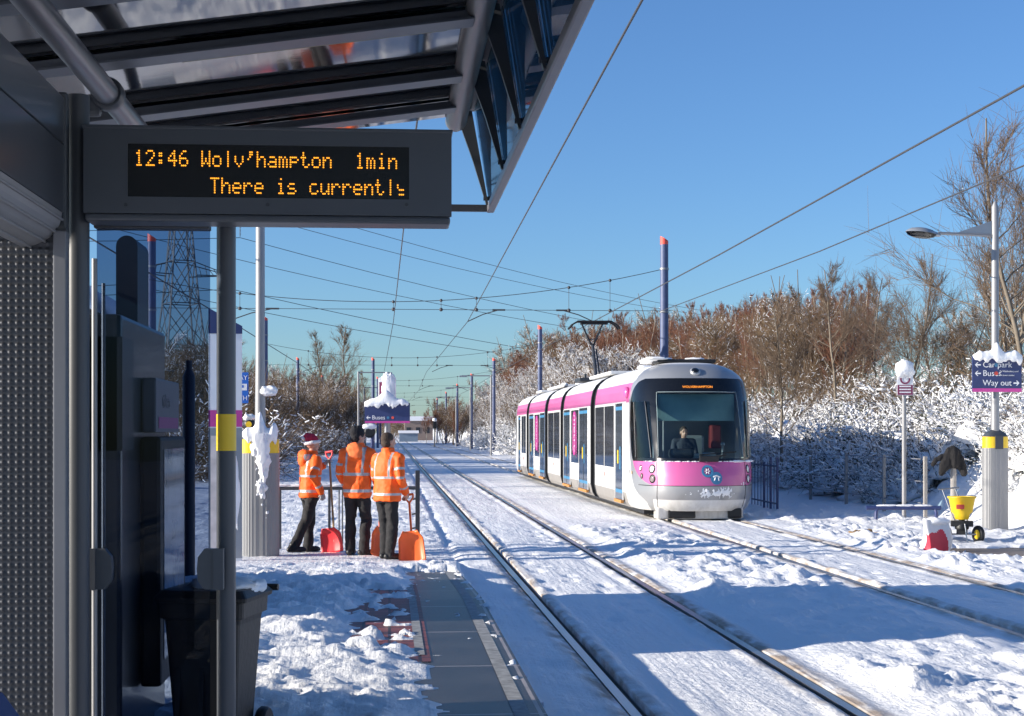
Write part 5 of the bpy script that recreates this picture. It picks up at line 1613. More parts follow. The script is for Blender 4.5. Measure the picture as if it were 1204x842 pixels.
# ================================================================== PEOPLE
def capsule(mb, a, b, ra, rb, n=12, sq=None):
    a = Vector(a); b = Vector(b); d = b-a; L = d.length
    q = (d if L > 1e-6 else Vector((0, 0, 1))).to_track_quat('Z', 'Y').to_matrix()
    prof = []
    for k in range(5): t = math.pi/2*(1-k/4); prof.append((ra*math.cos(t)+1e-4, -ra*math.sin(t)))
    for k in range(5): t = math.pi/2*k/4; prof.append((rb*math.cos(t)+1e-4, L+rb*math.sin(t)))
    M = q.to_4x4()
    vs = []; fs = []
    for (r, z) in prof:
        for k in range(n):
            t = 2*math.pi*k/n
            vs.append((M @ Vector((r*math.cos(t), r*math.sin(t), z)))+a)
    for i in range(len(prof)-1):
        for k in range(n):
            j = (k+1) % n
            fs.append((i*n+k, i*n+j, (i+1)*n+j, (i+1)*n+k))
    fs.append(tuple(range(n-1, -1, -1))); fs.append(tuple((len(prof)-1)*n+k for k in range(n)))
    mb.add(vs, fs)
def ell(mb, c, r, M=None, n=16, m=10): mb.sphere(c, r, 0, n, m, M)
def ringbody(mb, rings, n=20):
    """stack of ellipses (cx,cy,z,rx,ry) closed"""
    vs = []; fs = []
    for (cx, cy, z, rx, ry) in rings:
        for k in range(n):
            t = 2*math.pi*k/n
            c_, s_ = math.cos(t), math.sin(t)
            vs.append((cx+rx*math.copysign(abs(c_)**.85, c_), cy+ry*math.copysign(abs(s_)**.85, s_), z))
    for i in range(len(rings)-1):
        for k in range(n):
            j = (k+1) % n; fs.append((i*n+k, i*n+j, (i+1)*n+j, (i+1)*n+k))
    fs.append(tuple(range(n-1, -1, -1))); fs.append(tuple((len(rings)-1)*n+k for k in range(n)))
    mb.add(vs, fs)
def remesh(mb, name, mats, parent, vox, wr=0.0, wscale=8, seed=0, smooth_it=2, assign=None):
    o = mb.build(name, mats)
    md = o.modifiers.new('r', 'REMESH'); md.mode = 'VOXEL'; md.voxel_size = vox; md.use_smooth_shade = True
    s_ = o.modifiers.new('s', 'SMOOTH'); s_.iterations = smooth_it; s_.factor = .5
    dg = bpy.context.evaluated_depsgraph_get()
    me = bpy.data.meshes.new_from_object(o.evaluated_get(dg))
    bpy.data.objects.remove(o)
    n = len(me.vertices)
    co = np.empty(n*3); me.vertices.foreach_get('co', co); co = co.reshape(-1, 3)
    if wr:
        no = np.empty(n*3); me.vertices.foreach_get('normal', no); no = no.reshape(-1, 3)
        x = co[:, 0]*wscale+co[:, 1]*wscale*.8; z = co[:, 2]*wscale*1.3
        d = (fbm(x+3*seed, z, seed, 3)-.5)+.6*(np.abs(fbm(z*.8+5, x*1.2, seed+4, 2)-.5)*-2+.4)
        co = co+no*(d*wr)[:, None]
        me.vertices.foreach_set('co', co.ravel())
    me.materials.clear()
    for m_ in (mats if isinstance(mats, (list, tuple)) else [mats]): me.materials.append(m_)
    if assign is not None:
        for p in me.polygons: p.material_index = assign(p.center)
    me.polygons.foreach_set('use_smooth', np.ones(len(me.polygons), bool))
    me.update()
    return new_obj(name, me, parent)
def hand(mb, wrist, direction, palm_n, s=1.0, curl=.6):
    """palm with five separate curled fingers; direction wrist->knuckles, palm_n = the way the palm faces"""
    d = Vector(direction).normalized(); n = Vector(palm_n); n = (n-d*n.dot(d)).normalized(); w = d.cross(n)
    W = Vector(wrist)
    capsule(mb, W, W+d*.03*s, .026*s, .028*s, 10)
    for k, off in enumerate((-.03, -.01, .01, .03)):
        base = W+d*(.085-.004*abs(k-1.3))*s+w*off*s
        capsule(mb, W+w*off*.6*s+d*.01*s, base, .016*s, .0125*s, 8)
        L = (.040, .046, .043, .034)[k]*s; c = curl
        p1 = base+(d*math.cos(c)+n*math.sin(c))*L
        p2 = p1+(d*math.cos(c*2.1)+n*math.sin(c*2.1))*L*.75
        p3 = p2+(d*math.cos(c*3.0)+n*math.sin(c*3.0))*L*.55
        capsule(mb, base, p1, .0105*s, .0098*s, 8); capsule(mb, p1, p2, .0098*s, .009*s, 8); capsule(mb, p2, p3, .009*s, .008*s, 8)
    b0 = W+d*.025*s-w*.028*s
    t1 = b0+(d*.6-w*.6+n*.5).normalized()*.042*s; t2 = t1+(d*.7+n*.8+w*.1).normalized()*.032*s
    capsule(mb, b0, t1, .014*s, .0115*s, 8); capsule(mb, t1, t2, .0115*s, .0095*s, 8)
def head_geo(mb, c, yaw, s=1.0, pitch=0):
    """face looks to +y rotated by yaw"""
    M = (Matrix.Rotation(yaw, 3, 'Z') @ Matrix.Rotation(pitch, 3, 'X')).to_4x4()
    def P(x, y, z): return Vector(c)+(M @ Vector((x*s, y*s, z*s)))
    mb.sphere(P(0, -.012, .028), (.076*s, .096*s, .095*s), 0, 18, 12, M)
    mb.sphere(P(0, .022, -.045), (.058*s, .068*s, .070*s), 0, 16, 10, M)
    mb.sphere(P(0, .055, -.088), (.026*s, .022*s, .018*s), 0, 10, 8, M)
    capsule(mb, P(0, .085, .012), P(0, .104, -.022), .010*s, .016*s, 8)     # nose
    mb.sphere(P(0, .080, -.055), (.026*s, .014*s, .007*s), 0, 10, 6, M); mb.sphere(P(0, .079, -.066), (.022*s, .013*s, .007*s), 0, 10, 6, M)
    capsule(mb, P(-.045, .076, .030), P(.045, .076, .030), .010*s, .010*s, 8)   # brow
    for e in (-1, 1):
        mb.sphere(P(e*.078, -.008, -.008), (.010*s, .020*s, .032*s), 0, 8, 8, M)
        mb.sphere(P(e*.030, .077, .008), (.013*s, .009*s, .008*s), 0, 8, 6, M)
    return M, P
eye_m = mat('eye_dark', (.02, .015, .012), .2)

def person(loc, rz, label, Hh=1.76, head_yaw=0, arms=None, legs=None, lean=(0, 0), coat_l=.36, hood=False, hat=None, hood_m=None, seed=1, glove_m=None, bulk=1.0, seated=False, plain=None):
    root = empty('person', loc, rz, label, 'person')
    s = Hh/1.76
    lx, ly = lean
    hipz = .92*s; shz = 1.45*s
    hip = Vector((0, 0, hipz)); ch = Vector((lx*.6, ly*.6, 1.22*s)); neck = Vector((lx, ly, 1.50*s)); hc = Vector((lx*1.15, ly*1.2+.015, 1.645*s))
    shL = Vector((lx-.195*s*bulk, ly, shz)); shR = Vector((lx+.195*s*bulk, ly, shz))
    # default joint targets: (elbow, wrist)
    A = arms; Lg = legs
    body = MB()
    M, P = head_geo(body, hc, head_yaw, s)
    capsule(body, neck-Vector((0, 0, .04)), hc-Vector((0, -.0, .06*s)), .058*s, .055*s, 12)
    ringbody(body, [(0, 0, hipz-.08, .13*s, .10*s), (0, 0, hipz, .15*s, .11*s), (ch.x, ch.y, 1.15*s, .135*s, .10*s), (lx, ly, 1.36*s, .165*s, .105*s), (lx, ly, 1.46*s, .10*s, .07*s)])
    for (sh_, (el, wr, hd_, pn)) in ((shL, A[0]), (shR, A[1])):
        capsule(body, sh_, el, .045*s, .04*s); capsule(body, el, wr, .038*s, .027*s)
        hand(body, wr, hd_, pn, s*1.02, .75)
    for sg_, (kn, an, toe) in zip((-1, 1), Lg):
        hj = Vector((sg_*.09*s, 0, hipz-.03))
        capsule(body, hj, kn, .075*s, .05*s); capsule(body, kn, an, .048*s, .035*s)
    remesh(body, 'body', glove_m and [skin, glove_m] or skin, root, .0075, assign=(lambda c: 1 if glove_m and min((Vector(c)-Vector(A[0][1])).length, (Vector(c)-Vector(A[1][1])).length) < .16 and c.z < 1.5*s and not (c.z > 1.45*s) else 0) if glove_m else None, smooth_it=1)
    ey = MB()
    for e in (-1, 1): ey.sphere(P(e*.030, .084, .008), (.009*s, .005*s, .005*s), 0, 8, 6, M)
    ey.build('eyes', eye_m, root)
    # jacket
    if not plain:
        j = MB(); b_ = bulk
        zb = hipz-.10*s-(coat_l-.36)
        ringbody(j, [(0, 0, zb, .185*s*b_, .150*s), (0, 0, zb+.03, .195*s*b_, .158*s), (0, 0, hipz, .195*s*b_, .155*s), (ch.x*.8, ch.y*.8, 1.1*s, .190*s*b_, .150*s), (ch.x, ch.y, 1.25*s, .205*s*b_, .155*s), (lx, ly, 1.38*s, .205*s*b_, .145*s), (lx, ly-.005, 1.47*s, .14*s*b_, .105*s), (lx, ly-.005, 1.53*s, .075*s, .075*s)], 24)
        ringbody(j, [(lx, ly, 1.46*s, .10*s, .10*s), (lx, ly, 1.56*s, .085*s, .088*s)], 18)   # collar
        for (sh_, (el, wr, hd_, pn)) in ((shL, A[0]), (shR, A[1])):
            capsule(j, sh_+Vector((0, 0, -.035)), el, .076*s, .066*s, 16); capsule(j, el, Vector(wr)-(Vector(wr)-Vector(el)).normalized()*.015, .066*s, .052*s, 16)
            capsule(j, Vector((lx, ly, shz+.01)), sh_+Vector((0, 0, -.035)), .085*s, .076*s, 12)
        if hood:
            ell(j, (lx, ly-.12*s, 1.47*s), (.13*s, .09*s, .10*s))
            ell(j, (lx, ly-.15*s, 1.42*s), (.10*s, .06*s, .10*s))
        bz = [zb+.10*s, zb+.33*s]; w2 = .018*s
        def asg(c):
            # arm bands at fixed lengths, torso bands at heights, braces over the shoulders
            for (sh_, (el, wr, hd_, pn)) in ((shL, A[0]), (shR, A[1])):
                el = Vector(el); wr = Vector(wr)
                for (p0, p1, rad, bands) in ((sh_, el, .088*s, (.62,)), (el, wr, .075*s, (.58,))):
                    d = p1-p0; L = d.length; t = (Vector(c)-p0).dot(d)/(L*L)
                    if 0.0 < t < 1.0:
                        dist = ((Vector(c)-p0)-d*t).length
                        inside_torso = abs(c.x-lx) < .165*s*b_ and abs(c.y-ly) < .13*s
                        if dist < rad and not inside_torso:
                            for q in bands:
                                if abs(t-q)*L < w2: return 1
                            return 0
            if hood_m is not None and c.y-ly < -.135*s and c.z > 1.36*s and abs(c.x-lx) < .12*s: return 2
            for z_ in bz:
                if abs(c.z-z_) < w2: return 1
            if c.z > bz[1] and c.z < 1.5*s and abs(abs(c.x-ch.x)-(.115+.03*(c.z-bz[1]))*s*b_) < w2*.9: return 1
            return 0
        ms_ = [orange, reflect, hood_m or orange]
        remesh(j, 'hi_vis_jacket', ms_, root, .011, wr=.022, wscale=7, seed=seed, assign=asg)
    else:
        j = MB(); ringbody(j, [(0, 0, hipz-.1, .17*s, .14*s), (ch.x, ch.y, 1.2*s, .19*s, .14*s), (lx, ly, 1.40*s, .20*s, .13*s), (lx, ly, 1.48*s, .12*s, .09*s), (lx, ly, 1.53*s, .07*s, .07*s)])
        for (sh_, (el, wr, hd_, pn)) in ((shL, A[0]), (shR, A[1])):
            capsule(j, sh_, el, .07*s, .055*s); capsule(j, el, wr, .055*s, .042*s); capsule(j, Vector((lx, ly, shz)), sh_, .075*s, .07*s)
        remesh(j, 'jacket', plain, root, .012, wr=.015, seed=seed)
    # trousers
    t = MB()
    ringbody(t, [(0, 0, hipz-.12*s, .165*s, .125*s), (0, 0, hipz-.02, .16*s, .125*s), (0, 0, hipz+.08, .15*s, .12*s)])
    for sg_, (kn, an, toe) in zip((-1, 1), Lg):
        hj = Vector((sg_*.085*s, 0, hipz-.05*s))
        capsule(t, hj, kn, .098*s, .078*s, 16); capsule(t, kn, Vector(an)+Vector((0, 0, -.01)), .078*s, .070*s, 16)
    remesh(t, 'trousers', trouser, root, .012, wr=.028, wscale=6, seed=seed+3)
    for sg_, (kn, an, toe) in zip((-1, 1), Lg):
        b = MB(); an = Vector(an); toe = Vector(toe)
        d = (toe-an); d.z = 0; d = d.normalized()
        heel = Vector((an.x, an.y, 0))-d*.05
        zf = an.z-.08
        capsule(b, (an.x, an.y, an.z+.03), (an.x, an.y, zf+.05), .056*s, .055*s, 12)
        capsule(b, (heel.x, heel.y, zf+.045), (heel.x+d.x*.2*s, heel.y+d.y*.2*s, zf+.04), .046*s, .045*s, 12)
        capsule(b, (heel.x+d.x*.17*s, heel.y+d.y*.17*s, zf+.038), (heel.x+d.x*.235*s, heel.y+d.y*.235*s, zf+.034), .046*s, .036*s, 12)
        remesh(b, 'boot', bootm, root, .009)
    # hair / hats
    if hat == 'santa':
        h = MB(); ell(h, P(0, -.015, .075), (.092*s, .105*s, .085*s), M)
        capsule(h, P(0, -.02, .12), P(-.04, -.07, .155), .06*s, .035*s); capsule(h, P(-.04, -.07, .155), P(-.06, -.12, .11), .035*s, .022*s)
        ho = remesh(h, 'santa_hat', redhat, root, .008, wr=.01, seed=seed)
        f = MB(); n = 28; pts = [P(.093*math.cos(2*math.pi*k/n), -.010+.110*math.sin(2*math.pi*k/n), .040+.015*math.sin(2*math.pi*k/n)) for k in range(n+1)]
        f.tube(pts, .028*s, 10); remesh(f, 'hat_trim', fluff, ho, .007, wr=.012, wscale=30)
        f = MB(); f.sphere(P(-.06, -.13, .10), .03*s, 0, 12, 8); f.build('pompom', fluff, ho)
    elif hat == 'wool':
        h = MB(); ell(h, P(0, -.018, .055), (.089*s, .110*s, .098*s), M); ell(h, P(0, -.05, .0), (.082*s, .07*s, .09*s), M)
        for k in range(7):
            a = k*.9; ell(h, P(.05*math.cos(a), -.03+.05*math.sin(a), .135), (.028, .028, .022), M)
        remesh(h, 'wool_hat', hatdark, root, .008, wr=.015, wscale=22, seed=seed)
    elif hat == 'hair':
        h = MB(); ell(h, P(0, -.024, .045), (.084*s, .098*s, .092*s), M); ell(h, P(0, -.045, -.015), (.079*s, .072*s, .075*s), M)
        remesh(h, 'short_hair', hairm, root, .008, wr=.006, wscale=40, seed=seed)
    return root
V = Vector
# --- shovels are placed in world space: blade on the snow, shaft to the hand
def shovel(top, foot, mcol, label, shaft_m, face, wid=.36, ln=.40):
    top = V(top); foot = V(foot)
    root = empty('snow_shovel', foot, 0, label, 'shovel')
    d = (top-foot).normalized()
    f = V(face); f = (f-d*f.dot(d)).normalized(); w = d.cross(f)
    T = top-foot
    MB().tube([d*ln*.80, T-d*.10], .017, 10).build('shaft', shaft_m, root)
    MB().tube([T-d*.12, T-d*.05-w*.055, T-w*.06], .014, 8).tube([T-d*.12, T-d*.05+w*.055, T+w*.06], .014, 8).tube([T-w*.065, T+w*.065], .017, 10).build('grip', mcol, root)
    mb = MB(); nu, nv = 13, 14; vs = []
    for side in (0, 1):
        for j in range(nv):
            v = j/(nv-1)
            for i in range(nu):
                u = i/(nu-1)*2-1
                ww = wid/2*(1-.10*v if v < .75 else (1-.075-(v-.75)*1.6))
                dep = .075*(abs(u)**3)*(1)+.09*(v**3)*(1-.3*u*u) - .012*math.cos(u*9)*(1-v)*.4
                p = w*u*ww+d*(v*ln)+f*(dep-side*.006)
                if v > .9: p = p+f*.02
                vs.append(p)
    fs = []; N = nu*nv
    for j in range(nv-1):
        for i in range(nu-1):
            a = j*nu+i; fs += [(a, a+1, a+nu+1, a+nu), (N+a, N+a+nu, N+a+nu+1, N+a+1)]
    bd = [i for i in range(nu)]+[j*nu+nu-1 for j in range(1, nv)]+[(nv-1)*nu+i for i in range(nu-2, -1, -1)]+[j*nu for j in range(nv-2, 0, -1)]
    for k in range(len(bd)):
        a, b = bd[k], bd[(k+1) % len(bd)]; fs.append((a, a+N, b+N, b))
    mb.add(vs, fs, 0, True)
    mb.tube([d*ln*.45-f*.012, d*ln*.98-f*.02], .024, 10)
    mb.build('blade', mcol, root)
    return root
def W2L(root, p):
    return root

# Person A: left, santa hat
gA = gnd(364, 651); sA = 1.0
HA = 1.72
def loc2(o, rz, p):          # world -> local of a person at o, rz
    v = V(p)-V(o); return Matrix.Rotation(-rz, 3, 'Z') @ v
oA = V((gA.x, gA.y, 0.02)); rzA = R(-62)
# world targets
def wpt(px_, py_, y_): return atY(px_, py_, y_)
handA = wpt(381, 556, gA.y+.18)
elbA = wpt(388, 572, gA.y+.02)
wA = [ (loc2(oA, rzA, wpt(352, 578, gA.y-.10)), loc2(oA, rzA, wpt(359, 597, gA.y-.16)), V((0, .15, -1)), V((1, .2, 0))),
       ]
rA_el = loc2(oA, rzA, wpt(386, 569, gA.y+.12)); rA_wr = loc2(oA, rzA, wpt(381.5, 556, gA.y+.22))
# for a person facing +X the left hand (local -x) is the far side; arms listed (left, right)
pA = person(oA, rzA, 'worker in orange jacket and red santa hat holding a red shovel, leftmost', HA, head_yaw=R(-5),
    arms=[(V((-.27, .12, 1.17)), V((-.14, .32, 1.30)), V((.2, .3, .5)), V((.6, .3, 0))),
          (V((.28, -.07, 1.14)), V((.25, .08, .90)), V((0, .3, -1)), V((-1, .2, 0)))],
    legs=[(V((-.10, .06, .49)), V((-.12, .02, .08)), V((-.12, .3, .0))), (V((.12, -.10, .50)), V((.14, -.34, .10)), V((.16, -.1, 0)))],
    lean=(0, .03), hat='santa', seed=2, glove_m=glove, coat_l=.34, hood=True)
def tow(o, rz, p): return V(o)+Matrix.Rotation(rz, 3, 'Z') @ V(p)
hA = tow(oA, rzA, (-.10, .37, 1.38))
fA = gnd(394, 651); fA.z = .02
shovel(hA+V((0, 0, .12)), fA, shov_r, 'bright red snow shovel with a wooden shaft, held by the santa hatted worker', wood, V((-.6, -1, .0)), .40, .36)

# Person B: middle, tall, seen from behind
gB = gnd(420, 654); HB = 1.86; oB = V((gB.x, gB.y, .01)); rzB = R(-18)
sB = HB/1.76
pB = person(oB, rzB, 'tallest worker in orange jacket seen from behind with dark wool hat, in the middle', HB, head_yaw=R(-42),
    arms=[(V((-.27, .02, 1.20)), V((-.22, .20, .98)), V((.1, .5, -.8)), V((1, .1, 0))),
          (V((.29, .02, 1.18)), V((.27, .16, .93)), V((-.1, .35, -.9)), V((-1, 0, 0)))],
    legs=[(V((-.11, .03, .53)), V((-.10, -.03, .09)), V((-.12, .3, .0))), (V((.11, .08, .53)), V((.13, -.08, .09)), V((.35, .1, 0)))],
    lean=(-.01, .05), hat='wool', seed=5, hood=True, hood_m=mat('pale_hood', (.95, .19, .05), .8), coat_l=.38, bulk=1.0)
hB = tow(oB, rzB, (.25, .21, .86))
fB = gnd(447, 656); fB.z = .02
shovel(hB+V((.02, .05, .05)), fB, shov_o, 'orange snow shovel standing between the tall worker and the dark haired one', shov_o, V((.25, -1, 0)), .32, .42)

# Person C: right, dark short hair
gC = gnd(455, 662); HC = 1.75; oC = V((gC.x, gC.y, .045)); rzC = R(-38)
pC = person(oC, rzC, 'worker in orange jacket with short brown hair and bare head, nearest the rails', HC, head_yaw=R(-20),
    arms=[(V((-.26, .06, 1.15)), V((-.16, .28, 1.0)), V((.3, .6, -.5)), V((1, .1, 0))),
          (V((.26, -.03, 1.15)), V((.20, .17, .93)), V((-.05, .45, -.85)), V((-1, 0, .1)))],
    legs=[(V((-.07, .04, .50)), V((-.05, .02, .09)), V((.0, .3, .0))), (V((.08, .02, .50)), V((.09, -.04, .09)), V((.25, .2, 0)))],
    lean=(.0, .02), hat='hair', seed=9, coat_l=.36, bulk=1.02)
hC = tow(oC, rzC, (.19, .25, .86))
fC = gnd(486, 663); fC.z = .02
shovel(hC+V((0, .02, .04)), fC, shov_o, 'large orange snow shovel resting on the snow right of the brown haired worker', shov_o, V((-.15, -1, .1)), .38, .42)

# tram driver, seated behind the windscreen
drv = person(V((TX-.17, TY+1.42, .20)), R(180), 'tram driver in dark jacket seated behind the windscreen', 1.72, head_yaw=R(4),
    arms=[(V((-.25, .10, 1.15)), V((-.16, .34, 1.12)), V((.1, 1, -.1)), V((0, 0, -1))), (V((.25, .10, 1.15)), V((.16, .34, 1.12)), V((-.1, 1, -.1)), V((0, 0, -1)))],
    legs=[(V((-.13, .40, .86)), V((-.13, .46, .42)), V((-.13, .7, .4))), (V((.13, .40, .86)), V((.13, .46, .42)), V((.13, .7, .4)))],
    lean=(0, .02), hat='hair', seed=12, plain=mat('driver_jacket', (.03, .035, .05), .8))
gls = MB()
gls.build if 0 else None

# ================================================================== VEGETATION
def seg_mesh(name, groups, extra=None):
    """groups: list of (segs array [n,8]: p0 xyz, p1 xyz, r0, r1 ; sides ; material index)"""
    V_ = []; Fq = []; Mi = []; base = 0
    for segs, n, mi in groups:
        if len(segs) == 0: continue
        S = np.array(segs, float); p0 = S[:, :3]; p1 = S[:, 3:6]; r0 = S[:, 6]; r1 = S[:, 7]
        d = p1-p0; L = np.linalg.norm(d, axis=1, keepdims=True)+1e-9; d = d/L
        up = np.where(np.abs(d[:, 2:3]) < .9, np.array([[0, 0, 1.]]), np.array([[1., 0, 0]]))
        a = np.cross(d, up); a /= np.linalg.norm(a, axis=1, keepdims=True)+1e-9; b = np.cross(d, a)
        rings = []
        for p, r in ((p0, r0), (p1, r1)):
            for k in range(n):
                t = 2*math.pi*k/n
                rings.append(p+(a*math.cos(t)+b*math.sin(t))*r[:, None])
        R_ = np.stack(rings, 1)      # m, 2n, 3
        m = len(S); V_.append(R_.reshape(-1, 3))
        idx = (np.arange(m)*2*n)[:, None]
        for k in range(n):
            j = (k+1) % n
            Fq.append(np.concatenate([idx+k, idx+j, idx+n+j, idx+n+k], 1)+base); Mi.append(np.full(m, mi))
        base += m*2*n
    Vv = np.concatenate(V_); Q = np.concatenate(Fq); M_ = np.concatenate(Mi)
    me = bpy.data.meshes.new(name)
    me.vertices.add(len(Vv)); me.vertices.foreach_set('co', Vv.astype(np.float32).ravel())
    me.loops.add(Q.size); me.loops.foreach_set('vertex_index', Q.ravel().astype(np.int32))
    me.polygons.add(len(Q)); me.polygons.foreach_set('loop_start', np.arange(0, Q.size, 4, dtype=np.int32))
    me.polygons.foreach_set('material_index', M_.astype(np.int32))
    me.update(calc_edges=True)
    return me
def grow(rng, p, d, L, r, nseg, wig, upw, out):
    pts = [np.array(p, float)]; d = np.array(d, float)
    for i in range(nseg):
        d = d+rng.normal(0, wig, 3)+np.array([0, 0, upw]); d /= np.linalg.norm(d)
        q = pts[-1]+d*L/nseg
        t0 = i/nseg; t1 = (i+1)/nseg
        out.append((*pts[-1], *q, r*(1-.75*t0), r*(1-.75*t1)))
        pts.append(q)
    return pts
def tree_segs(seed, H_, kind):
    rng = np.random.RandomState(seed)
    trunk, limb, twig = [], [], []
    stems = {'birch': 1, 'multi': 4, 'oak': 1, 'poplar': 1}[kind]
    for s_ in range(stems):
        a = rng.uniform(0, 6.28); tilt = {'birch': .04, 'multi': .38, 'oak': .05, 'poplar': .03}[kind]
        d = np.array([math.cos(a)*tilt, math.sin(a)*tilt, 1])
        h = H_*(1 if s_ == 0 else rng.uniform(.65, .95))
        r = H_*{'birch': .0085, 'multi': .0075, 'oak': .010, 'poplar': .009}[kind]
        P = grow(rng, (rng.normal(0, .08), rng.normal(0, .08), -.3), d, h, r, 9, .05, .04, trunk)
        nb = {'birch': 30, 'multi': 13, 'oak': 24, 'poplar': 34}[kind]
        for i in range(nb):
            t = {'birch': .28, 'multi': .15, 'oak': .22, 'poplar': .12}[kind]+(1-.3)*rng.rand()**.85
            t = min(t, .97)
            k = t*9; k0 = int(k); p = P[k0]+(P[min(k0+1, 9)]-P[k0])*(k-k0)
            a = rng.uniform(0, 6.28)
            el = {'birch': rng.uniform(.55, 1.2), 'multi': rng.uniform(.4, 1.1), 'oak': rng.uniform(.5, 1.1), 'poplar': rng.uniform(1.05, 1.35)}[kind]
            dd = np.array([math.cos(a)*math.cos(el), math.sin(a)*math.cos(el), math.sin(el)])
            bl = H_*{'birch': .30, 'multi': .34, 'oak': .42, 'poplar': .26}[kind]*(1.15-t)*rng.uniform(.7, 1.25)
            Q = grow(rng, p, dd, bl, r*.36*(1.1-t*.6), 5, .13, .05, limb)
            ns = {'birch': 8, 'multi': 10, 'oak': 11, 'poplar': 6}[kind]
            for j in range(ns):
                u = .2+.8*rng.rand(); kk = u*5; k1 = min(int(kk), 4); pp = Q[k1]+(Q[k1+1]-Q[k1])*(kk-k1)
                base_d = Q[k1+1]-Q[k1]; base_d /= np.linalg.norm(base_d)
                d2 = base_d+rng.normal(0, .5, 3)+np.array([0, 0, .3]); d2 /= np.linalg.norm(d2)
                sl = bl*rng.uniform(.3, .62)
                T = grow(rng, pp, d2, sl, max(.0075, r*.10), 3, .15, .08, twig)
                for w in range({'birch': 8, 'multi': 8, 'oak': 8, 'poplar': 5}[kind]):
                    v = rng.rand()*2.99; k2 = int(v); p3 = T[k2]+(T[k2+1]-T[k2])*(v-k2)
                    d3 = base_d+rng.normal(0, .55, 3)+np.array([0, 0, .25]); d3 /= np.linalg.norm(d3)
                    l3 = sl*rng.uniform(.4, .8)
                    q = p3+d3*l3*.5; d4 = d3+rng.normal(0, .2, 3); q2 = q+d4*l3*.5
                    twig.append((*p3, *q, .006, .0045)); twig.append((*q, *q2, .0045, .002))
    return trunk, limb, twig
def snow_from(segs, rmul, prob, rng, off=.7, rmin=.01):
    out = []
    for s in segs:
        if rng.rand() > prob: continue
        p0 = np.array(s[:3]); p1 = np.array(s[3:6]); d = p1-p0; L = np.linalg.norm(d)
        if L < 1e-6 or abs(d[2])/L > .93: continue
        r0 = max(s[6]*rmul, rmin); r1 = max(s[7]*rmul, rmin*.8)
        n_p = 1 if L < .13 else 2
        for _ in range(n_p):
            ln = min(1.0, rng.uniform(.07, .15)/L); a = rng.uniform(0, 1-ln) if ln < 1 else 0; b = a+ln
            k0, k1 = rng.uniform(.75, 1.3, 2)
            q0 = p0+d*a; q1 = p0+d*b; q0[2] += r0*off; q1[2] += r1*off
            out.append((*q0, *q1, r0*k0, r1*k1))
    return out
HGT = {}
def make_tree(name, seed, H_, kind, tm, wm, snowp=0.0, snow_limb=.0):
    rng = np.random.RandomState(seed+99)
    tr, li, tw = tree_segs(seed, H_, kind)
    root = bpy.data.objects.new(name, None); COL.objects.link(root)
    HGT[root.name] = max(q[5] for q in tw)*.97
    t = new_obj('trunk', seg_mesh('trunk', [(tr, 7, 0)]), root); t.data.materials.append(tm); t.data.polygons.foreach_set('use_smooth', np.ones(len(t.data.polygons), bool))
    c = new_obj('crown', seg_mesh('crown', [(li, 4, 0), (tw, 3, 1)]), root); c.data.materials.append(tm if kind != 'birch' else wm); c.data.materials.append(wm)
    if snowp > 0:
        sn = snow_from(li, 1.15, min(1, snowp*2), rng, .8, .016)+snow_from(tw, 1.3, snowp*.5, rng, .6, .010)
        s = new_obj('snow', seg_mesh('snow', [(sn, 4, 0)]), root); s.data.materials.append(snow_ob)
    return root
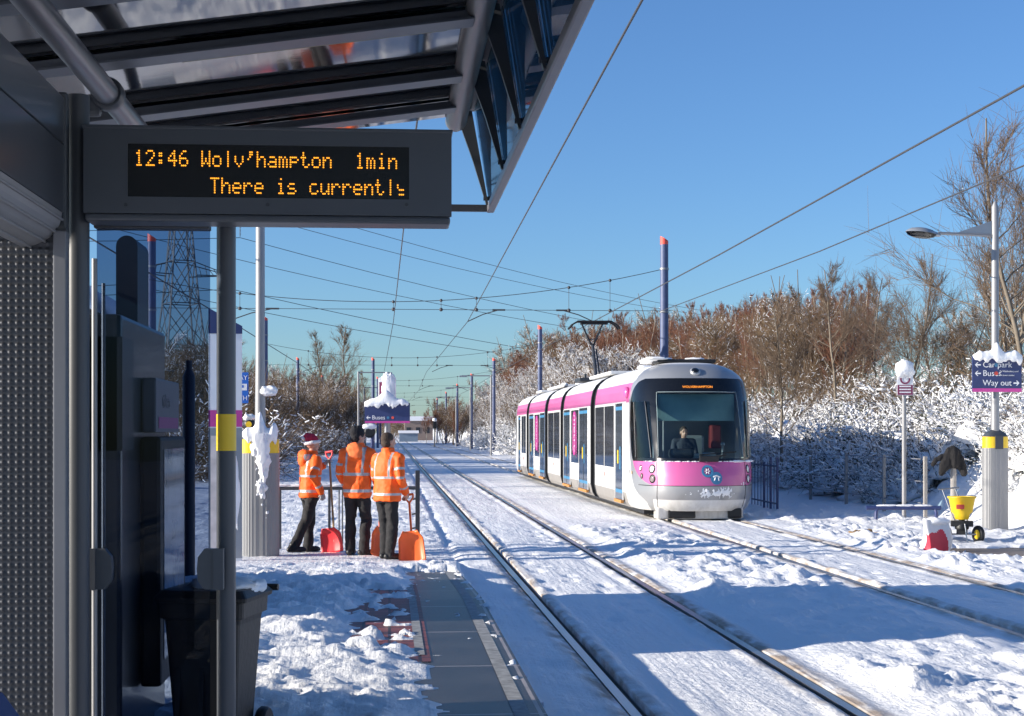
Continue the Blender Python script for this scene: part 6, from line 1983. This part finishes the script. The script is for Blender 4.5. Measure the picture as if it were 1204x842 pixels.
def make_shrub(name, seed, H_, W_, n=150, snowf=1.0, tm=twig_d, leaves=True, base_fill=True):
    rng = np.random.RandomState(seed)
    st, tw = [], []
    for i in range(n):
        a = rng.uniform(0, 6.28); rr = W_*.55*rng.rand()**.5
        p = (rr*math.cos(a), rr*math.sin(a), -.1)
        tl = rng.uniform(.1, .9); a2 = a+rng.normal(0, .9)
        d = np.array([math.cos(a2)*tl, math.sin(a2)*tl, 1]); d /= np.linalg.norm(d)
        L = H_*rng.uniform(.55, 1.25)
        P = grow(rng, p, d, L, .011, 5, .20, -.10, st)
        for j in range(9):
            u = .25+.75*rng.rand(); kk = u*5; k1 = min(int(kk), 4); pp = P[k1]+(P[k1+1]-P[k1])*(kk-k1)
            d2 = (P[k1+1]-P[k1]); d2 = d2/np.linalg.norm(d2)+rng.normal(0, .7, 3); d2 /= np.linalg.norm(d2)
            grow(rng, pp, d2, H_*rng.uniform(.12, .32), .006, 2, .25, -.08, tw)
    root = bpy.data.objects.new(name, None); COL.objects.link(root)
    b = new_obj('branches', seg_mesh('branches', [(st, 3, 0), (tw, 3, 0)]), root); b.data.materials.append(tm)
    sn = snow_from(st, 1.9, .85*snowf, rng, .6, .019)+snow_from(tw, 2.2, .7*snowf, rng, .6, .0135)
    upper = [q for q in st if q[2] > H_*.3]
    if snowf > .4: sn += snow_from(upper, 2.8, .3*snowf, rng, .3, .034)
    # clumps of snow and leaves near the tips
    allp = np.array([s[3:6] for s in tw]); 
    m = new_obj('snow', None, root) if 0 else None
    V_ = []; F_ = []; M_ = []
    ico_v = np.array([(0, 0, 1), (.894, 0, .447), (.276, .851, .447), (-.724, .526, .447), (-.724, -.526, .447), (.276, -.851, .447), (.724, .526, -.447), (-.276, .851, -.447), (-.894, 0, -.447), (-.276, -.851, -.447), (.724, -.526, -.447), (0, 0, -1)])
    ico_f = [(0, 1, 2), (0, 2, 3), (0, 3, 4), (0, 4, 5), (0, 5, 1), (1, 6, 2), (2, 7, 3), (3, 8, 4), (4, 9, 5), (5, 10, 1), (2, 6, 7), (3, 7, 8), (4, 8, 9), (5, 9, 10), (1, 10, 6), (11, 7, 6), (11, 8, 7), (11, 9, 8), (11, 10, 9), (11, 6, 10)]
    k = int(len(allp)*.28*snowf); sel = allp[rng.choice(len(allp), k, replace=False)]
    for p in sel:
        r = (rng.uniform(.012, .034) if rng.rand() < .9 else rng.uniform(.04, .075))*(.6+.5*p[2]/H_)
        q = ico_v*np.array([r*rng.uniform(.9, 1.8), r*rng.uniform(.9, 1.8), r*.65])*rng.uniform(.75, 1.25, (12, 1))*rng.uniform(.8, 1.2, (12, 3))+p
        bs = len(V_)*12; V_.append(q); F_ += [(a+bs, b_+bs, c_+bs) for a, b_, c_ in ico_f]
    mb = MB(); 
    if V_:
        sm = seg_mesh('snow', [(sn, 4, 0)]) 
        so = new_obj('snow', sm, root); sm.materials.append(snow_ob)
        me = bpy.data.meshes.new('snow_clumps'); me.from_pydata(np.concatenate(V_).tolist(), [], F_); me.materials.append(snow_ob)
        me.polygons.foreach_set('use_smooth', np.ones(len(F_), bool)); me.update()
        new_obj('snow_clumps', me, root)
    if snowf > .4:
        # snow lying over the packed inner twigs
        nu_, nv_ = 40, 16; vs_, fs_ = [], []
        for j in range(nv_+1):
            ph = math.pi*.56*j/nv_
            for i in range(nu_):
                a = 2*math.pi*i/nu_
                d = np.array([math.sin(ph)*math.cos(a), math.sin(ph)*math.sin(a), math.cos(ph)])
                b1_ = abs(float(fbm(np.array(d[0]*2.6+d[2]*1.7+seed), np.array(d[1]*2.6-d[2]*2.1), seed, 4))-.5)*2
                b2_ = float(fbm(np.array(d[0]*8+d[2]*5+seed), np.array(d[1]*8-d[2]*6), seed+3, 3))-.5
                k_ = .55+1.1*b1_+.35*b2_
                vs_.append((d[0]*W_*.72*k_, d[1]*W_*.72*k_, max(-.15, d[2]*H_*.62*k_)))
        for j in range(nv_):
            for i in range(nu_):
                a = j*nu_+i; b_ = j*nu_+(i+1) % nu_
                fs_.append((a, a+nu_, b_+nu_, b_))
        me = bpy.data.meshes.new('snow_drape'); me.from_pydata(vs_, [], fs_); me.materials.append(snow_ob)
        me.polygons.foreach_set('use_smooth', np.ones(len(fs_), bool)); me.update(); new_obj('snow_drape', me, root)
    if leaves:
        k = int(len(allp)*.45); sel = allp[rng.choice(len(allp), k, replace=False)]
        lv, lf = [], []
        for i, p in enumerate(sel):
            c = p+rng.normal(0, .05, 3); u = rng.normal(0, 1, 3); u /= np.linalg.norm(u); w = np.cross(u, rng.normal(0, 1, 3)); w /= np.linalg.norm(w)+1e-9
            s_ = rng.uniform(.02, .045); n_ = np.cross(u, w)*s_*.25
            lv += [c-u*s_, c+w*s_*.5+n_, c+u*s_, c-w*s_*.5+n_]; lf.append((4*i, 4*i+1, 4*i+2, 4*i+3))
        me = bpy.data.meshes.new('leaves'); me.from_pydata([tuple(v) for v in lv], [], lf); me.materials.append(leaf_d); me.update()
        new_obj('leaves', me, root)
    return root
def place(proto, used, x, y, z, rz, s, label, cat, group, sz=None):
    if proto.name not in used:
        used.add(proto.name); o = proto
    else: o = copy_tree(proto)
    o.location = (x, y, z); o.rotation_euler = (0, 0, rz); o.scale = (s, s, s*(sz or 1))
    return tag(o, label, cat, group)
used = set()
bark_g = mat('grey_brown_bark', (0.20, 0.165, 0.125), 0.85, var=0.4, scale=5)
twig_g = mat('grey_brown_twigs', (0.16, 0.11, 0.075), 0.85, var=0.3, scale=1)
rng = random.Random(21)
birch = [make_tree('birch_tree', 10+i, 7.0, 'birch', bark, twig_r, 0) for i in range(4)]
birch_t = [make_tree('bare_tree', 30+i, 7.5, 'multi', bark_d, twig_t, .12) for i in range(3)]
big = [make_tree('bare_tree', 50+i, 8.5, 'oak', bark_g, twig_g, 0) for i in range(3)]
snowy = [make_tree('snowy_tree', 70+i, 5.0, 'multi', bark_d, twig_t, .75) for i in range(3)]
pop = [make_tree('poplar_tree', 90+i, 9.0, 'birch', bark_d, twig_t, 0) for i in range(2)]
shr = [make_shrub('snowy_shrub', 110+i, 1.5, 1.5, 70, (1.0, .7, .85, .5)[i]) for i in range(4)]
shr_b = [make_shrub('brown_shrub', 130+i, 2.2, 1.5, 90, .22, twig_t, False) for i in range(3)]

# --- right bank: dense brown birch wood.  skyline follows the rising canopy of the photo
def sky_h(px_):      # tree-top row of the photo for a given column
    return float(np.interp(px_, [500, 520, 560, 600, 640, 700, 760, 800, 870, 940, 1000, 1060, 1110, 1204], [470, 458, 436, 412, 388, 368, 376, 362, 352, 350, 330, 330, 350, 330]))
def topix(x, y):
    l = x*math.cos(TH)-y*math.sin(TH); d = x*math.sin(TH)+y*math.cos(TH); return 602+FX*l/d, d
cnt = 0
pts = []
tries = 0
while len(pts) < 185 and tries < 15000:
    tries += 1
    y_ = 44+260*rng.random()**1.5; x_ = rng.uniform(15.5, 36)+ (0 if y_ < 120 else rng.uniform(0, 10))
    px_, d_ = topix(x_, y_)
    if px_ > 1010 or px_ < 505: continue
    if any((x_-a)**2+(y_-b)**2 < (1.0+y_*.010)**2 for a, b, _, _ in pts): continue
    zb = gz(x_, y_)
    top = H+(508-sky_h(px_))*d_/FX
    h_ = (top-zb)*rng.uniform(.78, 1.07)
    if h_ < 2.5: continue
    h_ = min(h_, 15)
    pts.append((x_, y_, h_, px_))
for x_, y_, h_, px_ in pts:
    far = y_ > 150
    p = rng.choice(birch) if rng.random() < .8 else rng.choice(birch_t)
    s_ = h_/HGT[p.name]
    lab = 'bare red brown birch in the wood on the bank behind the tram' if p in birch else 'bare tan many stemmed tree in the wood behind the tram'
    cat_ = 'tree'
    place(p, used, x_, y_, gz(x_, y_)-.1, rng.uniform(0, 6.28), s_, lab, cat_, 'birches on the bank behind the tram' if p in birch else 'tan trees on the bank behind the tram')
# the larger bare trees right of the tram
for (px_, y_, top, p, lab) in ((985, 52, 292, big[0], 'tall bare tree with snow lit limbs rising left of the notice post'),
        (1062, 47, 283, big[1], 'tall spreading bare tree directly behind the notice post'),
        (1030, 58, 310, big[2], 'slim bare tree between the two tall spreading ones'),
        (1112, 54, 330, birch_t[0], 'bare tan tree left of the right lamp post pole'),
        (1178, 45, 150, big[0], 'tallest bare tree behind the right lamp post'),
        (1215, 41, 110, big[1], 'bare tree cut by the right edge of the picture'),
        (1150, 60, 345, birch_t[1], 'bare tan tree behind the way out sign'),
        (955, 62, 335, birch_t[2], 'bare tan tree right above the tram nose'),
        (1195, 56, 260, birch_t[0], 'bare tan tree low behind the right edge sign'),
        (918, 48, 345, big[2], 'pale barked bare tree beside the tram roof')):
    w = atY(px_, 500, y_); zb = gz(w.x, y_); top_z = H+(508-top)*y_/FX
    H0 = HGT[p.name]
    place(p, used, w.x, y_, zb-.1, rng.uniform(0, 6.28), (top_z-zb)/H0, lab, 'tree', 'large bare trees on the right bank')
# low snow dusted trees at the front of the bank behind the tram (500..760) and right
n_ = 0
for k in range(110):
    y_ = 58+210*rng.random()**1.3; x_ = rng.uniform(12.6, 17)
    px_, d_ = topix(x_, y_)
    if px_ > 775: continue
    top = H+(508-(sky_h(px_)+rng.uniform(28, 60)))*d_/FX; zb = gz(x_, y_); h_ = min(max(top-zb, 2.0), 8)
    place(rng.choice(snowy), used, x_, y_, zb-.2, rng.uniform(0, 6.28), h_/HGT[snowy[0].name], 'snow dusted scrubby tree at the front edge of the right bank', 'tree', 'snow dusted trees along the right bank')
for k in range(5):
    y_ = rng.uniform(44, 60); x_ = rng.uniform(14.5, 19)
    place(rng.choice(snowy), used, x_, y_, gz(x_, y_)-.2, rng.uniform(0, 6.28), rng.uniform(.42, .62), 'small snow laden scrub tree above the snowy shrubs on the right', 'tree', 'scrub trees above the snowy shrubs')
# snowy shrubs clothing the right bank, near part
pl = []
t_ = 0
while len(pl) < 120 and t_ < 8000:
    t_ += 1
    y_ = rng.uniform(27, 72); x_ = rng.uniform(12.2, 16.2)
    px_, d_ = topix(x_, y_)
    if px_ < 855 or px_ > 1250: continue
    if y_ < 34 and x_ < 12.8: continue
    if 1104 < px_ < 1158 and y_ < 40 and x_ < 13.4: continue
    if any((x_-a)**2+(y_-b)**2 < .66**2 for a, b in pl): continue
    pl.append((x_, y_))
for x_, y_ in pl:
    place(rng.choice(shr), used, x_, y_, gz(x_, y_)-.05, rng.uniform(0, 6.28), rng.choice((.6, .75, .9, 1.05, 1.3)), 'snow laden shrub on the bank right of the tram', 'shrub', 'snowy shrubs on the right bank', .9)
pl = []; t_ = 0
while len(pl) < 34 and t_ < 5000:
    t_ += 1
    y_ = rng.uniform(36, 62); x_ = rng.uniform(15.8, 19); px_, d_ = topix(x_, y_)
    if px_ < 930 or px_ > 1240 or any((x_-a)**2+(y_-b)**2 < 1 for a, b in pl): continue
    pl.append((x_, y_))
for x_, y_ in pl:
    place(rng.choice(shr_b), used, x_, y_, gz(x_, y_)-.1, rng.uniform(0, 6.28), rng.uniform(.7, 1.1), 'tan twiggy shrub above the snowy shrubs on the right bank', 'shrub', 'tan shrubs high on the right bank')
for k in range(16):
    px_ = rng.uniform(1150, 1240); y_ = rng.uniform(30.5, 40); x_ = atY(px_, 500, y_).x
    if x_ < 11.6: continue
    place(rng.choice(shr+shr_b[:1]), used, x_, y_, gz(x_, y_)-.1, rng.uniform(0, 6.28), rng.uniform(.35, .62), 'small snow flecked shrub on the slope behind the right lamp post', 'shrub', 'small shrubs behind the right lamp post')
# far snowy shrubs beside the line
t_ = 0; pl = []
while len(pl) < 60 and t_ < 4000:
    t_ += 1
    y_ = 66+130*rng.random()**1.2; x_ = rng.uniform(10.3, 13.2)
    if any((x_-a)**2+(y_-b)**2 < 1.3**2 for a, b in pl): continue
    pl.append((x_, y_))
for x_, y_ in pl:
    place(rng.choice(shr), used, x_, y_, gz(x_, y_)-.1, rng.uniform(0, 6.28), rng.uniform(.9, 1.7), 'snow heaped shrub beside the right hand masts beyond the tram', 'shrub', 'far snowy shrubs by the masts')
# --- left side
def sky_l(px_): return float(np.interp(px_, [100, 190, 230, 290, 340, 380, 420, 440], [420, 395, 400, 430, 436, 440, 452, 470]))
pts = []; t_ = 0
while len(pts) < 150 and t_ < 14000:
    t_ += 1
    px_ = rng.uniform(90, 436); y_ = 66+190*rng.random()
    if px_ > 320: y_ = 128+120*rng.random()
    w = atY(px_, 500, y_); x_ = w.x
    if any((x_-a)**2+(y_-b)**2 < 1.5**2 for a, b in pts): continue
    if x_ > -3.6: continue
    pts.append((x_, y_))
    d_ = topix(x_, y_)[1]
    top = H+(508-sky_l(px_))*d_/FX; h_ = (top-gz(x_, y_))*rng.uniform(.8, 1.08)
    if px_ < 180: h_ *= .8
    p = rng.choice(birch_t+birch_t+birch_t+snowy[:2]); H0 = HGT[p.name]
    place(p, used, x_, y_, gz(x_, y_)-.1, rng.uniform(0, 6.28), h_/H0, 'bare tan tree in the belt left of the tracks' if p in birch_t else 'snow dusted tree in the belt left of the tracks', 'tree', 'tan trees left of the tracks' if p in birch_t else 'snow dusted trees left of the tracks')
for (px_, y_, top, lab) in ((380, 150, 391, 'narrow tall bare poplar left of the tallest one'), (407, 146, 384, 'tallest bare poplar above the left tree belt'), (430, 170, 436, 'small bare poplar just left of the blue mast')):
    w = atY(px_, 500, y_); place(pop[0] if px_ != 407 else pop[1], used, w.x, y_, 0, rng.uniform(0, 6), (H+(508-top)*y_/FX)/HGT[(pop[0] if px_ != 407 else pop[1]).name], lab, 'tree', 'poplars on the left')
pl = []; t_ = 0
while len(pl) < 110 and t_ < 9000:
    t_ += 1
    px_ = rng.uniform(95, 430); y_ = rng.uniform(54, 150) if px_ < 320 else rng.uniform(115, 150)
    x_ = atY(px_, 500, y_).x
    if x_ > -3.5 or any((x_-a)**2+(y_-b)**2 < 1.1**2 for a, b in pl): continue
    pl.append((x_, y_))
for x_, y_ in pl:
    place(rng.choice(shr_b), used, x_, y_, gz(x_, y_)-.1, rng.uniform(0, 6.28), rng.uniform(.9, 1.6), 'brown twiggy shrub flecked with snow left of the tracks', 'shrub', 'brown shrubs left of the tracks')
# ------------------------------------------------------------------ far end of the line
c = gnd(488, 511.5, 0)
fb = empty('far_building', (6.2, 335, 0), 0, 'small brown building with snowy roof where the tracks vanish', 'building')
MB().box2((-3, 0, 0), (3, 8, 4.2)).build('wall', mat('far_brick', (.22, .17, .15), .8, var=.3), fb)
mb = MB(); vs = [(-3.3, -.4, 4.2), (3.3, -.4, 4.2), (3.3, 8.4, 4.2), (-3.3, 8.4, 4.2), (-3.3, 4, 5.2), (3.3, 4, 5.2)]
mb.add(vs, [(0, 1, 5, 4), (2, 3, 4, 5), (0, 4, 3), (1, 2, 5), (3, 2, 1, 0)]); mb.build('roof', snow_ob, fb)
for k in range(3): MB().box2((-2.6+k*2.0, -.06, 1.6), (-1.7+k*2.0, .05, 2.8)).build('window', win, fb)
fb2 = empty('far_shed', (3.5, 290, 0), 0, 'low shed with blue grey front beside the far tracks', 'shed')
MB().box2((-1.7, 0, 0), (1.7, 5, 1.6)).build('wall', mat('shed_blue', (.16, .22, .30), .6), fb2)
mb = MB(); vs = [(-1.9, -.3, 1.6), (1.9, -.3, 1.6), (1.9, 5.3, 1.6), (-1.9, 5.3, 1.6), (-1.9, 2.5, 2.1), (1.9, 2.5, 2.1)]
mb.add(vs, [(0, 1, 5, 4), (2, 3, 4, 5), (0, 4, 3), (1, 2, 5), (3, 2, 1, 0)]); mb.build('roof', snow_ob, fb2)

for k in range(46):
    px_ = rng.uniform(436, 540); y_ = rng.uniform(345, 460) if px_ < 498 else rng.uniform(210, 340); w = atY(px_, 500, y_)
    hh_ = (508-float(np.interp(px_, [436, 460, 480, 500, 530], [478, 484, 486, 478, 466])))*y_/FX+H
    place(rng.choice(birch_t+birch), used, w.x, y_, 0, rng.uniform(0, 6), hh_*rng.uniform(.8, 1.1)/7.0, 'tiny far bare tree where the tracks vanish', 'tree', 'far trees closing the view along the tracks')

for p in birch+birch_t+big+snowy+pop+shr+shr_b:
    if p.name not in used:
        for c in list(p.children): bpy.data.objects.remove(c)
        bpy.data.objects.remove(p)
